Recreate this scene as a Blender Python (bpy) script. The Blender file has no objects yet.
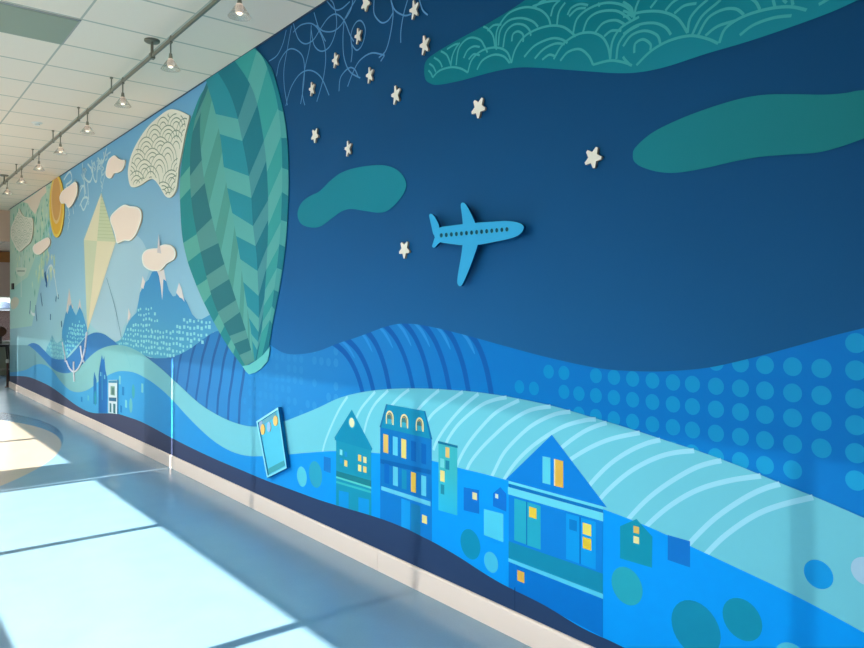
import bpy, bmesh, math, random
from mathutils import Vector, Matrix
from mathutils.geometry import tessellate_polygon

random.seed(7)
C = bpy.context.scene.collection
WALL_X, CEIL, EYE, F = 2.483, 3.66, 1.569, 720.0
ANG = math.atan2(577, 720)
SN, CS = math.sin(ANG), math.cos(ANG)
S0, S1 = -2.6, 16.95          # the painted wall runs from S0 to S1 (y axis)
LEFT_X = WALL_X - 3.4         # inner face of the window wall

# ---------------------------------------------------------------- helpers
def lin(c):
    c = c / 255.0
    return c / 12.92 if c <= 0.04045 else ((c + 0.055) / 1.055) ** 2.4
def rgb(c, k=1.0):
    if k != 1.0: return (max(.0005, lin(c[0]) * k - .005), min(lin(c[1]) * k, .95), min(lin(c[2]) * k, .95), 1)
    return (min(lin(c[0]) * k, .95), min(lin(c[1]) * k, .95), min(lin(c[2]) * k, .95), 1)

def wall_pt(px, py, X=WALL_X):
    """point of the plane x = X that the photograph shows at px,py -> (s, z)"""
    rx = (px - 432) * CS + F * SN
    ry = -(px - 432) * SN + F * CS
    t = X / rx
    return (ry * t, EYE - (py - 311) * t)
def px_per_m(px):
    return 0.3143 * (px + 145)

def new_mat(name):
    m = bpy.data.materials.new(name); m.use_nodes = True
    nt = m.node_tree; b = nt.nodes['Principled BSDF']
    return m, nt, b
def mat(name, col, rough=.6, metal=0, spec=.5, emit=None, estr=0, alpha=1, noise=0):
    m, nt, b = new_mat(name)
    b.inputs['Base Color'].default_value = rgb(col)
    b.inputs['Roughness'].default_value = rough
    b.inputs['Metallic'].default_value = metal
    b.inputs['Specular IOR Level'].default_value = spec
    if noise:
        tc = nt.nodes.new('ShaderNodeTexCoord'); nz = nt.nodes.new('ShaderNodeTexNoise'); nz.inputs['Scale'].default_value = 12
        mx = nt.nodes.new('ShaderNodeMix'); mx.data_type = 'RGBA'
        mx.inputs[6].default_value = rgb([v * (1 - noise) for v in col]); mx.inputs[7].default_value = rgb([min(255, v * (1 + noise)) for v in col])
        nt.links.new(tc.outputs['Object'], nz.inputs['Vector']); nt.links.new(nz.outputs['Fac'], mx.inputs[0])
        nt.links.new(mx.outputs[2], b.inputs['Base Color'])
    if emit:
        b.inputs['Emission Color'].default_value = rgb(emit); b.inputs['Emission Strength'].default_value = estr
    b.inputs['Alpha'].default_value = alpha
    return m

K_PAINT = 1.0001
_paint = {}
def paint(col):
    col = tuple(int(v) for v in col)
    if col not in _paint:
        m, nt, b = new_mat('paint_%02x%02x%02x' % col)
        b.inputs['Base Color'].default_value = rgb(col, K_PAINT)
        b.inputs['Roughness'].default_value = .55
        b.inputs['Specular IOR Level'].default_value = .06
        _paint[col] = m
    return _paint[col]
def ramp_paint(name, axis, stops, axis2=None, stops2=None):
    """printed colours ramped along world y or z, some with light worked in"""
    m, nt, b = new_mat(name)
    g = nt.nodes.new('ShaderNodeNewGeometry'); sp = nt.nodes.new('ShaderNodeSeparateXYZ')
    nt.links.new(g.outputs['Position'], sp.inputs[0])
    def one(ax, st):
        lo, hi = st[0][0], st[-1][0]
        mr = nt.nodes.new('ShaderNodeMapRange'); mr.inputs[1].default_value = lo; mr.inputs[2].default_value = hi
        nt.links.new(sp.outputs['xyz'.index(ax)], mr.inputs[0])
        r = nt.nodes.new('ShaderNodeValToRGB'); nt.links.new(mr.outputs[0], r.inputs[0])
        els = r.color_ramp.elements
        while len(els) < len(st): els.new(.5)
        for e, (p, c) in zip(els, st):
            e.position = (p - lo) / (hi - lo)
        for e, (p, c) in zip(els, st):
            e.color = rgb(c, K_PAINT) if not isinstance(c, float) else (c, c, c, 1)
        return r
    r1 = one(axis, stops)
    out = r1.outputs[0]
    if axis2:
        r2 = one(axis2, stops2)
        mx = nt.nodes.new('ShaderNodeMix'); mx.data_type = 'RGBA'; mx.blend_type = 'MULTIPLY'; mx.inputs[0].default_value = 1
        nt.links.new(out, mx.inputs[6]); nt.links.new(r2.outputs[0], mx.inputs[7]); out = mx.outputs[2]
    nt.links.new(out, b.inputs['Base Color'])
    b.inputs['Roughness'].default_value = .55; b.inputs['Specular IOR Level'].default_value = .06
    return m

def link(o, parent=None):
    C.objects.link(o)
    if parent: o.parent = parent
    return o
def tag(o, label=None, cat=None, group=None, kind=None):
    if label: o['label'] = label
    if cat: o['category'] = cat
    if group: o['group'] = group
    if kind: o['kind'] = kind
    return o
def empty(name, loc=(0, 0, 0)):
    o = bpy.data.objects.new(name, None); o.location = loc; o.empty_display_size = .05
    return link(o)
def obj(name, bm, m, parent=None, smooth=False, recenter=True):
    """one mesh object; vertices are given in the parent's frame"""
    me = bpy.data.meshes.new(name)
    bmesh.ops.recalc_face_normals(bm, faces=bm.faces)
    if recenter and bm.verts:
        c = sum((v.co for v in bm.verts), Vector()) / len(bm.verts)
        for v in bm.verts: v.co -= c
    else: c = Vector()
    if smooth:
        for f in bm.faces: f.smooth = True
    bm.to_mesh(me); bm.free()
    for x in (m if isinstance(m, list) else [m]): me.materials.append(x)
    o = bpy.data.objects.new(name, me); o.location = c
    return link(o, parent)
def box(bm, x0, x1, y0, y1, z0, z1, mi=0):
    vs = [bm.verts.new((x, y, z)) for x in (x0, x1) for y in (y0, y1) for z in (z0, z1)]
    for q in ((0, 1, 3, 2), (4, 6, 7, 5), (0, 4, 5, 1), (2, 3, 7, 6), (0, 2, 6, 4), (1, 5, 7, 3)):
        f = bm.faces.new([vs[i] for i in q]); f.material_index = mi
def boxbm(*a):
    bm = bmesh.new(); box(bm, *a); return bm
def lathe(bm, prof, n=24, c=(0, 0, 0), closed=False):
    rings = []
    for r, z in prof:
        if r < 1e-6: rings.append([bm.verts.new((c[0], c[1], c[2] + z))])
        else: rings.append([bm.verts.new((c[0] + r * math.cos(2 * math.pi * i / n), c[1] + r * math.sin(2 * math.pi * i / n), c[2] + z)) for i in range(n)])
    for a, b in zip(rings, rings[1:]):
        for i in range(n):
            j = (i + 1) % n
            if len(a) == 1 and len(b) == 1: continue
            if len(a) == 1: bm.faces.new((a[0], b[i], b[j]))
            elif len(b) == 1: bm.faces.new((a[i], a[j], b[0]))
            else: bm.faces.new((a[i], a[j], b[j], b[i]))
def lathebm(prof, n=24, c=(0, 0, 0)):
    bm = bmesh.new(); lathe(bm, prof, n, c); return bm
def tube(bm, pts, r, n=10):
    pts = [Vector(p) for p in pts]; rings = []
    for i, p in enumerate(pts):
        d = (pts[min(i + 1, len(pts) - 1)] - pts[max(i - 1, 0)]).normalized()
        u = d.cross(Vector((0, 0, 1)) if abs(d.z) < .9 else Vector((1, 0, 0))).normalized(); w = d.cross(u)
        rings.append([bm.verts.new(p + r * (math.cos(2 * math.pi * k / n) * u + math.sin(2 * math.pi * k / n) * w)) for k in range(n)])
    for a, b in zip(rings, rings[1:]):
        for k in range(n): bm.faces.new((a[k], a[(k + 1) % n], b[(k + 1) % n], b[k]))
    bm.faces.new(rings[0]); bm.faces.new(rings[-1])
def tubebm(pts, r, n=10):
    bm = bmesh.new(); tube(bm, pts, r, n); return bm

def spl(pts, closed=False, k=6):
    """Catmull-Rom through the points"""
    n = len(pts); out = []
    if n < 3: return list(pts)
    for i in range(n if closed else n - 1):
        if closed: p0, p1, p2, p3 = pts[i - 1], pts[i], pts[(i + 1) % n], pts[(i + 2) % n]
        else: p0, p1, p2, p3 = pts[max(i - 1, 0)], pts[i], pts[i + 1], pts[min(i + 2, n - 1)]
        for j in range(k):
            t = j / k
            out.append(tuple(.5 * (2 * p1[a] + (p2[a] - p0[a]) * t + (2 * p0[a] - 5 * p1[a] + 4 * p2[a] - p3[a]) * t * t + (3 * p1[a] - p0[a] - 3 * p2[a] + p3[a]) * t ** 3) for a in (0, 1)))
    if not closed: out.append(tuple(pts[-1]))
    return out
def crop(ox, oy, sc, pts):
    return [(ox + x / sc, oy + y / sc) for x, y in pts]

def clip_rect(poly, y0, y1, z0, z1):
    def cut(p, inside, inter):
        out = []
        for i in range(len(p)):
            a, b = p[i - 1], p[i]
            ia, ib = inside(a), inside(b)
            if ia != ib: out.append(inter(a, b))
            if ib: out.append(b)
        return out
    for ax, v, sg in ((0, y0, 1), (0, y1, -1), (1, z0, 1), (1, z1, -1)):
        def inside(p): return (p[ax] - v) * sg >= 0
        def inter(a, b):
            t = (v - a[ax]) / (b[ax] - a[ax])
            q = [a[0] + (b[0] - a[0]) * t, a[1] + (b[1] - a[1]) * t]; q[ax] = v
            return tuple(q)
        poly = cut(poly, inside, inter)
        if len(poly) < 3: return []
    return poly

class Flat:
    """flat painted shapes lying on a plane x = X, each layer a hair in front of the last; one mesh with many paints"""
    def __init__(s, X, step=.00001, z1=CEIL, plane=WALL_X):
        s.bm = bmesh.new(); s.mats = []; s.X = X; s.step = step; s.n = 0; s.z1 = z1; s.plane = plane
        s.wrap = lambda p: wall_pt(p[0], p[1], s.plane)
    def mi(s, m):
        if not isinstance(m, bpy.types.Material): m = paint(m)
        if m not in s.mats: s.mats.append(m)
        return s.mats.index(m)
    def layer(s): s.n += 1
    def wpoly(s, pts, m, new=True):
        """polygon in wall metres (y, z)"""
        if new: s.layer()
        pts = clip_rect(pts, S0, S1, .0, s.z1)
        q = []
        for p in pts:
            if not q or math.dist(p, q[-1]) > 1e-5: q.append(p)
        if len(q) > 2 and math.dist(q[0], q[-1]) < 1e-5: q.pop()
        if len(q) < 3: return
        x = s.X - s.n * s.step
        vs = [s.bm.verts.new((x, p[0], p[1])) for p in q]
        idx = s.mi(m)
        for t in tessellate_polygon([[Vector((p[0], p[1], 0)) for p in q]]):
            try:
                f = s.bm.faces.new([vs[i] for i in t]); f.material_index = idx
            except ValueError: pass
    def poly(s, pts, m, new=True): s.wpoly([s.wrap(p) for p in pts], m, new)
    def curve(s, pts, m, new=True, k=6): s.poly(spl(pts, True, k), m, new)
    def circle(s, px, py, r, m, new=True, n=28, ry=None):
        y, z = s.wrap((px, py)); s.wpoly([(y + r * math.cos(6.28319 * i / n), z + (ry or r) * math.sin(6.28319 * i / n)) for i in range(n)], m, new)
    def cir(s, px, py, rpx, m, new=True): s.circle(px, py, rpx / px_per_m(px), m, new)
    def stroke(s, pts, w, m, new=True, curve=True, k=6, taper=False):
        """line of width w metres"""
        if curve: pts = spl(pts, False, k)
        P = [s.wrap(p) for p in pts]; L = []; R = []
        for i, p in enumerate(P):
            a, b = P[max(i - 1, 0)], P[min(i + 1, len(P) - 1)]
            d = (b[0] - a[0], b[1] - a[1]); l = math.hypot(*d) or 1
            ww = w / 2 * (math.sin(math.pi * (.06 + .88 * i / (len(P) - 1))) if taper else 1)
            nx, ny = -d[1] / l * ww, d[0] / l * ww
            L.append((p[0] + nx, p[1] + ny)); R.append((p[0] - nx, p[1] - ny))
        if new: s.layer()
        idx = s.mi(m); x = s.X - s.n * s.step
        ok = lambda q: S0 < q[0] < S1 and q[1] < s.z1
        for i in range(len(P) - 1):
            q = [L[i], L[i + 1], R[i + 1], R[i]]
            if not all(ok(a) for a in q): continue
            f = s.bm.faces.new([s.bm.verts.new((x, a[0], a[1])) for a in q]); f.material_index = idx
    def rect(s, x0, x1, ya0, ya1, yb0, yb1, m, new=True):
        """window-like quad: left edge x0 from ya0 to ya1, right edge x1 from yb0 to yb1"""
        s.poly([(x0, ya0), (x1, yb0), (x1, yb1), (x0, ya1)], m, new)
    def tile(s, cx, cy, w, h, m, new=True):
        """small upright rectangle, its level edges following the wall"""
        y0, z0 = s.wrap((cx - w / 2, cy)); y1, _ = s.wrap((cx + w / 2, cy)); z0 = s.wrap((cx, cy))[1]
        hh = h / 2 / px_per_m(cx)
        s.wpoly([(y0, z0 - hh), (y1, z0 - hh), (y1, z0 + hh), (y0, z0 + hh)], m, new)

def slab(bm, poly, xf, xb, mi_front=0, mi_side=1):
    """solid plate with outline poly (y,z): front face at xf (towards the room), back at xb"""
    fr = [bm.verts.new((xf, p[0], p[1])) for p in poly]; bk = [bm.verts.new((xb, p[0], p[1])) for p in poly]
    for t in tessellate_polygon([[Vector((p[0], p[1], 0)) for p in poly]]):
        try:
            bm.faces.new([fr[i] for i in t]).material_index = mi_front
            bm.faces.new([bk[i] for i in reversed(t)]).material_index = mi_side
        except ValueError: pass
    n = len(poly)
    for i in range(n):
        j = (i + 1) % n
        bm.faces.new((fr[i], fr[j], bk[j], bk[i])).material_index = mi_side

BACK = WALL_X - .0065          # where raised pieces touch the mural
def raised(name, outline_px, thick, front, side, decorate=None, parent=None, curve=True, k=6, back=None, z1=CEIL - .004):
    """a raised cut-out panel traced on the photograph and standing on the wall; decorations are painted on its face"""
    back = BACK if back is None else back
    xf = back - thick
    pts = spl(outline_px, True, k) if curve else outline_px
    poly = clip_rect([wall_pt(p[0], p[1], xf) for p in pts], S0, S1 - .005, .2, z1)
    q = []
    for p in poly:
        if not q or math.dist(p, q[-1]) > 1e-4: q.append(p)
    if math.dist(q[0], q[-1]) < 1e-4: q.pop()
    bm = bmesh.new(); slab(bm, q, xf, back)
    ms = [front if isinstance(front, bpy.types.Material) else paint(front), side if isinstance(side, bpy.types.Material) else paint(side)]
    if decorate:
        fl = Flat(xf - .0002, .00004, z1, plane=xf); decorate(fl)
        base = len(ms)
        me = bpy.data.meshes.new('tmp'); fl.bm.to_mesh(me)
        for p in me.polygons: p.material_index += base
        bm.from_mesh(me); bpy.data.meshes.remove(me); ms += fl.mats
        # from_mesh keeps material indices
    return obj(name, bm, ms, parent)

# ---------------------------------------------------------------- general materials
M_wall = mat('warm_white_wall', (214, 208, 198), .8)
M_base = mat('beige_baseboard', (234, 216, 208), .45)
M_track = mat('brushed_bronze_track', (132, 128, 114), .4, .6)
M_steel = mat('satin_nickel', (150, 146, 136), .35, .9)
M_frame = mat('anodised_window_frame', (120, 124, 126), .4, .6)
M_dark = mat('dark_plastic', (28, 28, 30), .5)
M_sill = mat('grey_sill', (170, 170, 168), .6)

# ---------------------------------------------------------------- setting: floor
def floor_material():
    m, nt, b = new_mat('polished_blue_resilient_floor')
    N, L = nt.nodes, nt.links
    g = N.new('ShaderNodeNewGeometry')
    def circle_mask(cx, cy, r, soft=.01):
        d = N.new('ShaderNodeVectorMath'); d.operation = 'DISTANCE'; d.inputs[1].default_value = (cx, cy, 0)
        L.new(g.outputs['Position'], d.inputs[0])
        mr = N.new('ShaderNodeMapRange'); mr.inputs[1].default_value = r + soft; mr.inputs[2].default_value = r - soft
        L.new(d.outputs['Value'], mr.inputs[0]); return mr.outputs[0]
    def mix(f, a, c2):
        x = N.new('ShaderNodeMix'); x.data_type = 'RGBA'
        if isinstance(a, tuple): x.inputs[6].default_value = a
        else: L.new(a, x.inputs[6])
        if isinstance(c2, tuple): x.inputs[7].default_value = c2
        else: L.new(c2, x.inputs[7])
        L.new(f, x.inputs[0]); return x.outputs[2]
    nz = N.new('ShaderNodeTexNoise'); nz.inputs['Scale'].default_value = 3.5; nz.inputs['Detail'].default_value = 5
    L.new(g.outputs['Position'], nz.inputs['Vector'])
    col = mix(nz.outputs['Fac'], rgb(FLOOR_A), rgb(FLOOR_B))
    col = mix(circle_mask(*CIRC_OUT), col, rgb((84, 124, 158)))
    col = mix(circle_mask(*CIRC_IN), col, rgb((196, 178, 160)))
    fl = N.new('ShaderNodeTexNoise'); fl.inputs['Scale'].default_value = 90; fl.inputs['Detail'].default_value = 2
    L.new(g.outputs['Position'], fl.inputs['Vector'])
    mm = N.new('ShaderNodeMix'); mm.data_type = 'RGBA'; mm.blend_type = 'MULTIPLY'; mm.inputs[0].default_value = .10
    L.new(col, mm.inputs[6]); L.new(fl.outputs['Fac'], mm.inputs[7])
    L.new(mm.outputs[2], b.inputs['Base Color'])
    b.inputs['Roughness'].default_value = .22; b.inputs['Specular IOR Level'].default_value = .55
    return m
FLOOR_A, FLOOR_B = (128, 163, 188), (140, 173, 196)
def floor_pt(px, py):
    t = EYE / (py - 311)
    return (((px - 432) * CS + F * SN) * t, (-(px - 432) * SN + F * CS) * t)
def fit_circle(p):
    (ax, ay), (bx, by), (cx, cy) = p
    d = 2 * (ax * (by - cy) + bx * (cy - ay) + cx * (ay - by))
    ux = ((ax * ax + ay * ay) * (by - cy) + (bx * bx + by * by) * (cy - ay) + (cx * cx + cy * cy) * (ay - by)) / d
    uy = ((ax * ax + ay * ay) * (cx - bx) + (bx * bx + by * by) * (ax - cx) + (cx * cx + cy * cy) * (bx - ax)) / d
    return ux, uy, math.dist((ux, uy), (ax, ay))
CIRC_IN = fit_circle([floor_pt(20, 423), floor_pt(61, 442), floor_pt(7.7, 483)])
CIRC_OUT = fit_circle([floor_pt(15.4, 414.5), floor_pt(46, 422.5), floor_pt(63.3, 439)])
print('circles', CIRC_IN, CIRC_OUT)
FAR_Y = 20.3
tag(obj('floor', boxbm(LEFT_X - .2, WALL_X + .15, S0 - .15, S1, -.1, 0), floor_material(), recenter=False), kind='structure')
# the area past the painted wall opens to the right
tag(obj('floor', boxbm(LEFT_X - .2, WALL_X + 3, S1, FAR_Y + .1, -.1, 0), bpy.data.objects['floor'].data.materials[0], recenter=False), kind='structure')

# ---------------------------------------------------------------- setting: ceiling
def ceiling_material():
    m, nt, b = new_mat('acoustic_ceiling_tiles')
    N, L = nt.nodes, nt.links
    g = N.new('ShaderNodeNewGeometry'); sp = N.new('ShaderNodeSeparateXYZ'); L.new(g.outputs['Position'], sp.inputs[0])
    def line(out, off, w):
        a = N.new('ShaderNodeMath'); a.operation = 'ADD'; a.inputs[1].default_value = off; L.new(out, a.inputs[0])
        p = N.new('ShaderNodeMath'); p.operation = 'PINGPONG'; p.inputs[1].default_value = .305; L.new(a.outputs[0], p.inputs[0])
        c = N.new('ShaderNodeMapRange'); c.inputs[1].default_value = w * .7; c.inputs[2].default_value = w
        c.inputs[3].default_value = 1; c.inputs[4].default_value = 0
        L.new(p.outputs[0], c.inputs[0]); return c.outputs[0]
    lx = line(sp.outputs[0], -(WALL_X - 1.22), .009); ly = line(sp.outputs[1], -4.99 + .61 * 20, .013)
    mx = N.new('ShaderNodeMath'); mx.operation = 'MAXIMUM'; L.new(lx, mx.inputs[0]); L.new(ly, mx.inputs[1])
    nz = N.new('ShaderNodeTexNoise'); nz.inputs['Scale'].default_value = 160; L.new(g.outputs['Position'], nz.inputs['Vector'])
    cr = N.new('ShaderNodeMix'); cr.data_type = 'RGBA'; cr.inputs[6].default_value = rgb((240, 224, 208)); cr.inputs[7].default_value = rgb((246, 232, 216))
    L.new(nz.outputs['Fac'], cr.inputs[0])
    o = N.new('ShaderNodeMix'); o.data_type = 'RGBA'; L.new(cr.outputs[2], o.inputs[6]); o.inputs[7].default_value = rgb((186, 184, 170))
    L.new(mx.outputs[0], o.inputs[0]); L.new(o.outputs[2], b.inputs['Base Color'])
    b.inputs['Roughness'].default_value = .9
    return m
M_ceil = ceiling_material()
tag(obj('ceiling', boxbm(LEFT_X - .2, WALL_X + .15, S0 - .15, 17.2, CEIL, CEIL + .1), M_ceil, recenter=False), kind='structure')

# ---------------------------------------------------------------- setting: walls
tag(obj('wall_right', boxbm(WALL_X, WALL_X + .15, S0 - .15, S1, 0, CEIL), M_wall, recenter=False), kind='structure')
tag(obj('wall_back', boxbm(LEFT_X - .2, WALL_X + .15, S0 - .25, S0 - .15 + .05, 0, CEIL), M_wall, recenter=False), kind='structure')
bb = bmesh.new()
H = .125
for a, b_ in ((S0 + .0, 3.6), (3.603, 8.4), (8.403, 11.6), (11.603, S1)):
    prof = [(0, 0), (-.020, 0), (-.020, H - .012), (-.016, H - .003), (-.010, H), (0, H)]
    v0 = [bb.verts.new((WALL_X - .0002 + p[0], a, p[1])) for p in prof]; v1 = [bb.verts.new((WALL_X - .0002 + p[0], b_, p[1])) for p in prof]
    for i in range(len(prof)):
        j = (i + 1) % len(prof); bb.faces.new((v0[i], v0[j], v1[j], v1[i]))
    bb.faces.new(v0); bb.faces.new(v1)
tag(obj('baseboard_right', bb, M_base, recenter=False), kind='structure')
# dark shadow-gap trim under the ceiling
tag(obj('trim_1', boxbm(WALL_X - .012, WALL_X, S0, S1, CEIL - .006, CEIL), mat('dark_edge_trim', (40, 66, 92), .6), recenter=False), kind='structure')

# window wall: piers, sill wall, header; openings with frames and half-drawn roller shades
ZS, ZT, ZB = 1.425, 2.93, .775       # shade bottom, window head, sill
openings = [(-.5, 1.125), (1.135, 3.25), (3.25, 5.39), (5.39, 7.285), (8.13, 9.97), (10.01, 12.0), (12.9, 14.3), (14.35, 16.05)]
wl = bmesh.new(); T0, T1 = LEFT_X - .16, LEFT_X
box(wl, T0, T1, S0 - .15, 17.2, 0, ZB); box(wl, T0, T1, S0 - .15, 17.2, ZT, CEIL)
edges_ = [S0 - .15] + [v for o_ in openings for v in o_] + [17.2]
for a, b_ in zip(edges_[::2], edges_[1::2]):
    if b_ - a > .001: box(wl, T0, T1, a, b_, ZB, ZT)
tag(obj('wall_left', wl, M_wall, recenter=False), kind='structure')
# glass and shade cloth
m_glass, nt, b = new_mat('clear_window_glass'); nt.nodes.remove(b)
tr = nt.nodes.new('ShaderNodeBsdfTransparent'); gl = nt.nodes.new('ShaderNodeBsdfGlossy'); gl.inputs['Roughness'].default_value = .02
mxs = nt.nodes.new('ShaderNodeMixShader'); mxs.inputs[0].default_value = .08
tr.inputs[0].default_value = (.93, .96, .95, 1)
nt.links.new(tr.outputs[0], mxs.inputs[1]); nt.links.new(gl.outputs[0], mxs.inputs[2]); nt.links.new(mxs.outputs[0], nt.nodes['Material Output'].inputs[0])
m_shade, nt, b = new_mat('mesh_roller_shade_cloth'); nt.nodes.remove(b)
tr = nt.nodes.new('ShaderNodeBsdfTransparent'); tl = nt.nodes.new('ShaderNodeBsdfTranslucent'); df = nt.nodes.new('ShaderNodeBsdfDiffuse')
SHADE_T, SHADE_COL = .215, (.76, .76, .74, 1)
tl.inputs[0].default_value = SHADE_COL; df.inputs[0].default_value = (.74, .74, .72, 1)
m1 = nt.nodes.new('ShaderNodeMixShader'); m1.inputs[0].default_value = .5; m2 = nt.nodes.new('ShaderNodeMixShader'); m2.inputs[0].default_value = SHADE_T
nt.links.new(df.outputs[0], m1.inputs[1]); nt.links.new(tl.outputs[0], m1.inputs[2])
nt.links.new(m1.outputs[0], m2.inputs[1]); nt.links.new(tr.outputs[0], m2.inputs[2]); nt.links.new(m2.outputs[0], nt.nodes['Material Output'].inputs[0])
slit_at = {3: 1, 7: 1}
for i, (a, b_) in enumerate(openings):
    w = tag(empty('window_%d' % (i + 1), (LEFT_X - .08, (a + b_) / 2, ZB)), kind='structure')
    hw = (b_ - a) / 2; hh = ZT - ZB
    far_gap = .018 if i in slit_at else 0          # slot between frame and pier that lets a line of sun in
    fr = bmesh.new()
    y0, y1 = -hw, hw - far_gap
    t = .03; e2 = .085 if i in slit_at else .045
    box(fr, -.03, .03, y0, y0 + t, 0, hh); box(fr, -.03, .03, y1 - e2, y1, 0, hh)
    box(fr, -.03, .03, y0 + t, y1 - e2, 0, t); box(fr, -.03, .03, y0 + t, y1 - e2, hh - t, hh)
    obj('window_frame', fr, M_frame, w)
    obj('pane', boxbm(-.003, .003, y0 + t, y1 - e2, t, hh - t), m_glass, w)
    zs = (ZS - ZB) if i not in (0, 6, 7) else .25
    obj('roller_shade', boxbm(.045, .0455, y0 + .005, y1 - .003, zs, hh - .02), m_shade, w)
    obj('shade_bar', boxbm(.038, .052, y0 + .005, y1 - .003, zs - .025, zs), M_sill, w)

tag(obj('ceiling', boxbm(WALL_X + .15, WALL_X + 3, S1 - .1, 17.2, CEIL, CEIL + .1), M_ceil, recenter=False), kind='structure')
tag(obj('wall_return', boxbm(WALL_X + .15, WALL_X + 3, S1 - .1, S1, 0, CEIL), M_wall, recenter=False), kind='structure')
# end of the hall: bulkhead, wood band, far wall with glazing and a bar table
Yb = 17.2
M_bulk = mat('peach_bulkhead', (216, 190, 172), .8)
tag(obj('wall_bulkhead', boxbm(LEFT_X - .16, WALL_X + 3, Yb, Yb + .12, 3.02, CEIL + .1), M_bulk, recenter=False), kind='structure')
tag(obj('ceiling', boxbm(LEFT_X - .16, WALL_X + 3, Yb + .12, FAR_Y, 3.04, 3.1), M_ceil, recenter=False), kind='structure')
fw = bmesh.new()
box(fw, LEFT_X - .16, WALL_X + 3, FAR_Y, FAR_Y + .15, 1.93, 3.1)
box(fw, 3.4, WALL_X + 3, FAR_Y, FAR_Y + .15, 0, 1.93)
box(fw, LEFT_X - .16, .8, FAR_Y, FAR_Y + .15, 0, 1.93)
tag(obj('wall_far', fw, mat('pinkish_far_wall', (205, 182, 172), .8), recenter=False), kind='structure')
tag(obj('wall_far_low', boxbm(.8, 3.4, FAR_Y, FAR_Y + .15, 0, .8), mat('grey_green_low_wall', (128, 134, 118), .7), recenter=False), kind='structure')
tag(obj('wall_far_left', boxbm(LEFT_X - .16, LEFT_X, Yb, FAR_Y, 0, 3.1), M_wall, recenter=False), kind='structure')
tag(obj('wall_far_right', boxbm(WALL_X + 2.9, WALL_X + 3, S1 - .2, FAR_Y, 0, CEIL), M_wall, recenter=False), kind='structure')
tag(obj('trim_2', boxbm(LEFT_X, WALL_X + 2.9, FAR_Y - .04, FAR_Y, 2.76, 3.02), mat('orange_wood_band', (168, 112, 58), .5, noise=.12), recenter=False), kind='structure')
w = tag(empty('window_9', (2.1, FAR_Y + .07, .8)), kind='structure')
fr = bmesh.new()
for x in (-1.3, -.43, .43, 1.255): box(fr, x, x + .045, -.03, .03, 0, 1.13)
box(fr, -1.3, 1.3, -.03, .03, 0, .04); box(fr, -1.3, 1.3, -.03, .03, 1.09, 1.13); box(fr, -1.3, 1.3, -.02, .02, .80, .83)
obj('window_frame', fr, mat('pale_far_frame', (214, 214, 210), .5), w)
obj('pane', boxbm(-1.3, 1.3, -.003, .003, .04, 1.09), m_glass, w)

# outside world
tag(obj('ground_outside', boxbm(-80, 60, -60, 90, -.35, -.15), mat('outdoor_paving', (150, 148, 142), .9), recenter=False), kind='structure')
bt = empty('brick_building', (6, 44, -.15)); tag(bt, 'red brick building with a domed grey roof seen through the far window', 'building')
obj('wall', boxbm(-9, 9, 0, 6, 0, 1.75), mat('red_brown_brick', (44, 26, 24), .85, noise=.2), bt)
dm = bmesh.new(); lathe(dm, [(.5 * math.cos(a * math.pi / 24), .45 * math.sin(a * math.pi / 24)) for a in range(12)] + [(0, .45)], 32, (.25, .8, 1.80))
obj('roof', boxbm(-9.2, 9.2, -.2, 6.2, 1.75, 1.81), mat('pale_eaves', (196, 204, 214), .7), bt)
obj('dome', dm, mat('slate_dome', (86, 98, 116), .7), bt, smooth=True)

# ---------------------------------------------------------------- the mural
mural = Flat(WALL_X - .0008)
P, Cv, St, Ci, Re, Ti = mural.poly, mural.curve, mural.stroke, mural.cir, mural.rect, mural.tile
sky_night = ramp_paint('printed_night_sky_dim_near', 'z', [(1.2, (38, 110, 174)), (1.9, (32, 94, 152)), (2.6, (28, 80, 130)), (3.66, (28, 70, 110))], 'y', [(.9, .66), (2.6, .84), (4.5, 1.0), (5.5, 1.1)])  # y ramp darkens the paint to offset light too strong near the viewer
sky_day = ramp_paint('printed_day_sky_dim_far', 'z', [(.9, (158, 212, 226)), (1.9, (152, 200, 228)), (2.7, (138, 186, 218)), (3.66, (112, 174, 218))], 'y', [(5.2, 1.0), (13.0, 1.0), (14.0, .88), (16.7, .8)])  # y ramp paints the dim light of the far end into the sky
sky_green = paint((122, 176, 166))
hill = ramp_paint('printed_far_hill_hazed', 'y', [(.9, (24, 118, 200)), (2.6, (20, 122, 204)), (5.2, (48, 138, 208)), (8.0, (68, 124, 186))])  # far stops of hill, ground and navy paint in the hazier light there
ground = ramp_paint('printed_bright_ground_hazed', 'y', [(.9, (16, 144, 236)), (4.0, (18, 146, 234)), (6.0, (42, 146, 222)), (10, (76, 166, 222)), (15, (82, 156, 208))])
aqua = ramp_paint('printed_aqua_band_dim_far', 'y', [(.9, (106, 186, 210)), (4.0, (104, 192, 214)), (6.5, (122, 196, 214)), (10, (132, 192, 202)), (15, (114, 160, 176))])  # last stop has the dimness of the wall's end put into its colour
navy = ramp_paint('printed_navy_ground_hazed', 'y', [(.9, (40, 60, 98)), (4.5, (50, 66, 104)), (8, (74, 78, 108)), (15, (84, 84, 108))])

Ysplit = 5.65
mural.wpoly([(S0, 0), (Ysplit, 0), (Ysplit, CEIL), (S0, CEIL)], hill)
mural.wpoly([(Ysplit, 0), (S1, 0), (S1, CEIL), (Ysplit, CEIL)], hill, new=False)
# dark stripes over the left flank of the hill
mural.layer()
for tx in range(182, 250, 11):
    bx = tx - 8
    St([(tx + 8, 325), (tx + 3, 342), (tx - 2, 360), (tx - 5, 380), (tx - 8, 400), (tx - 9, 425)], .045, (48, 102, 168), new=False)
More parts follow.
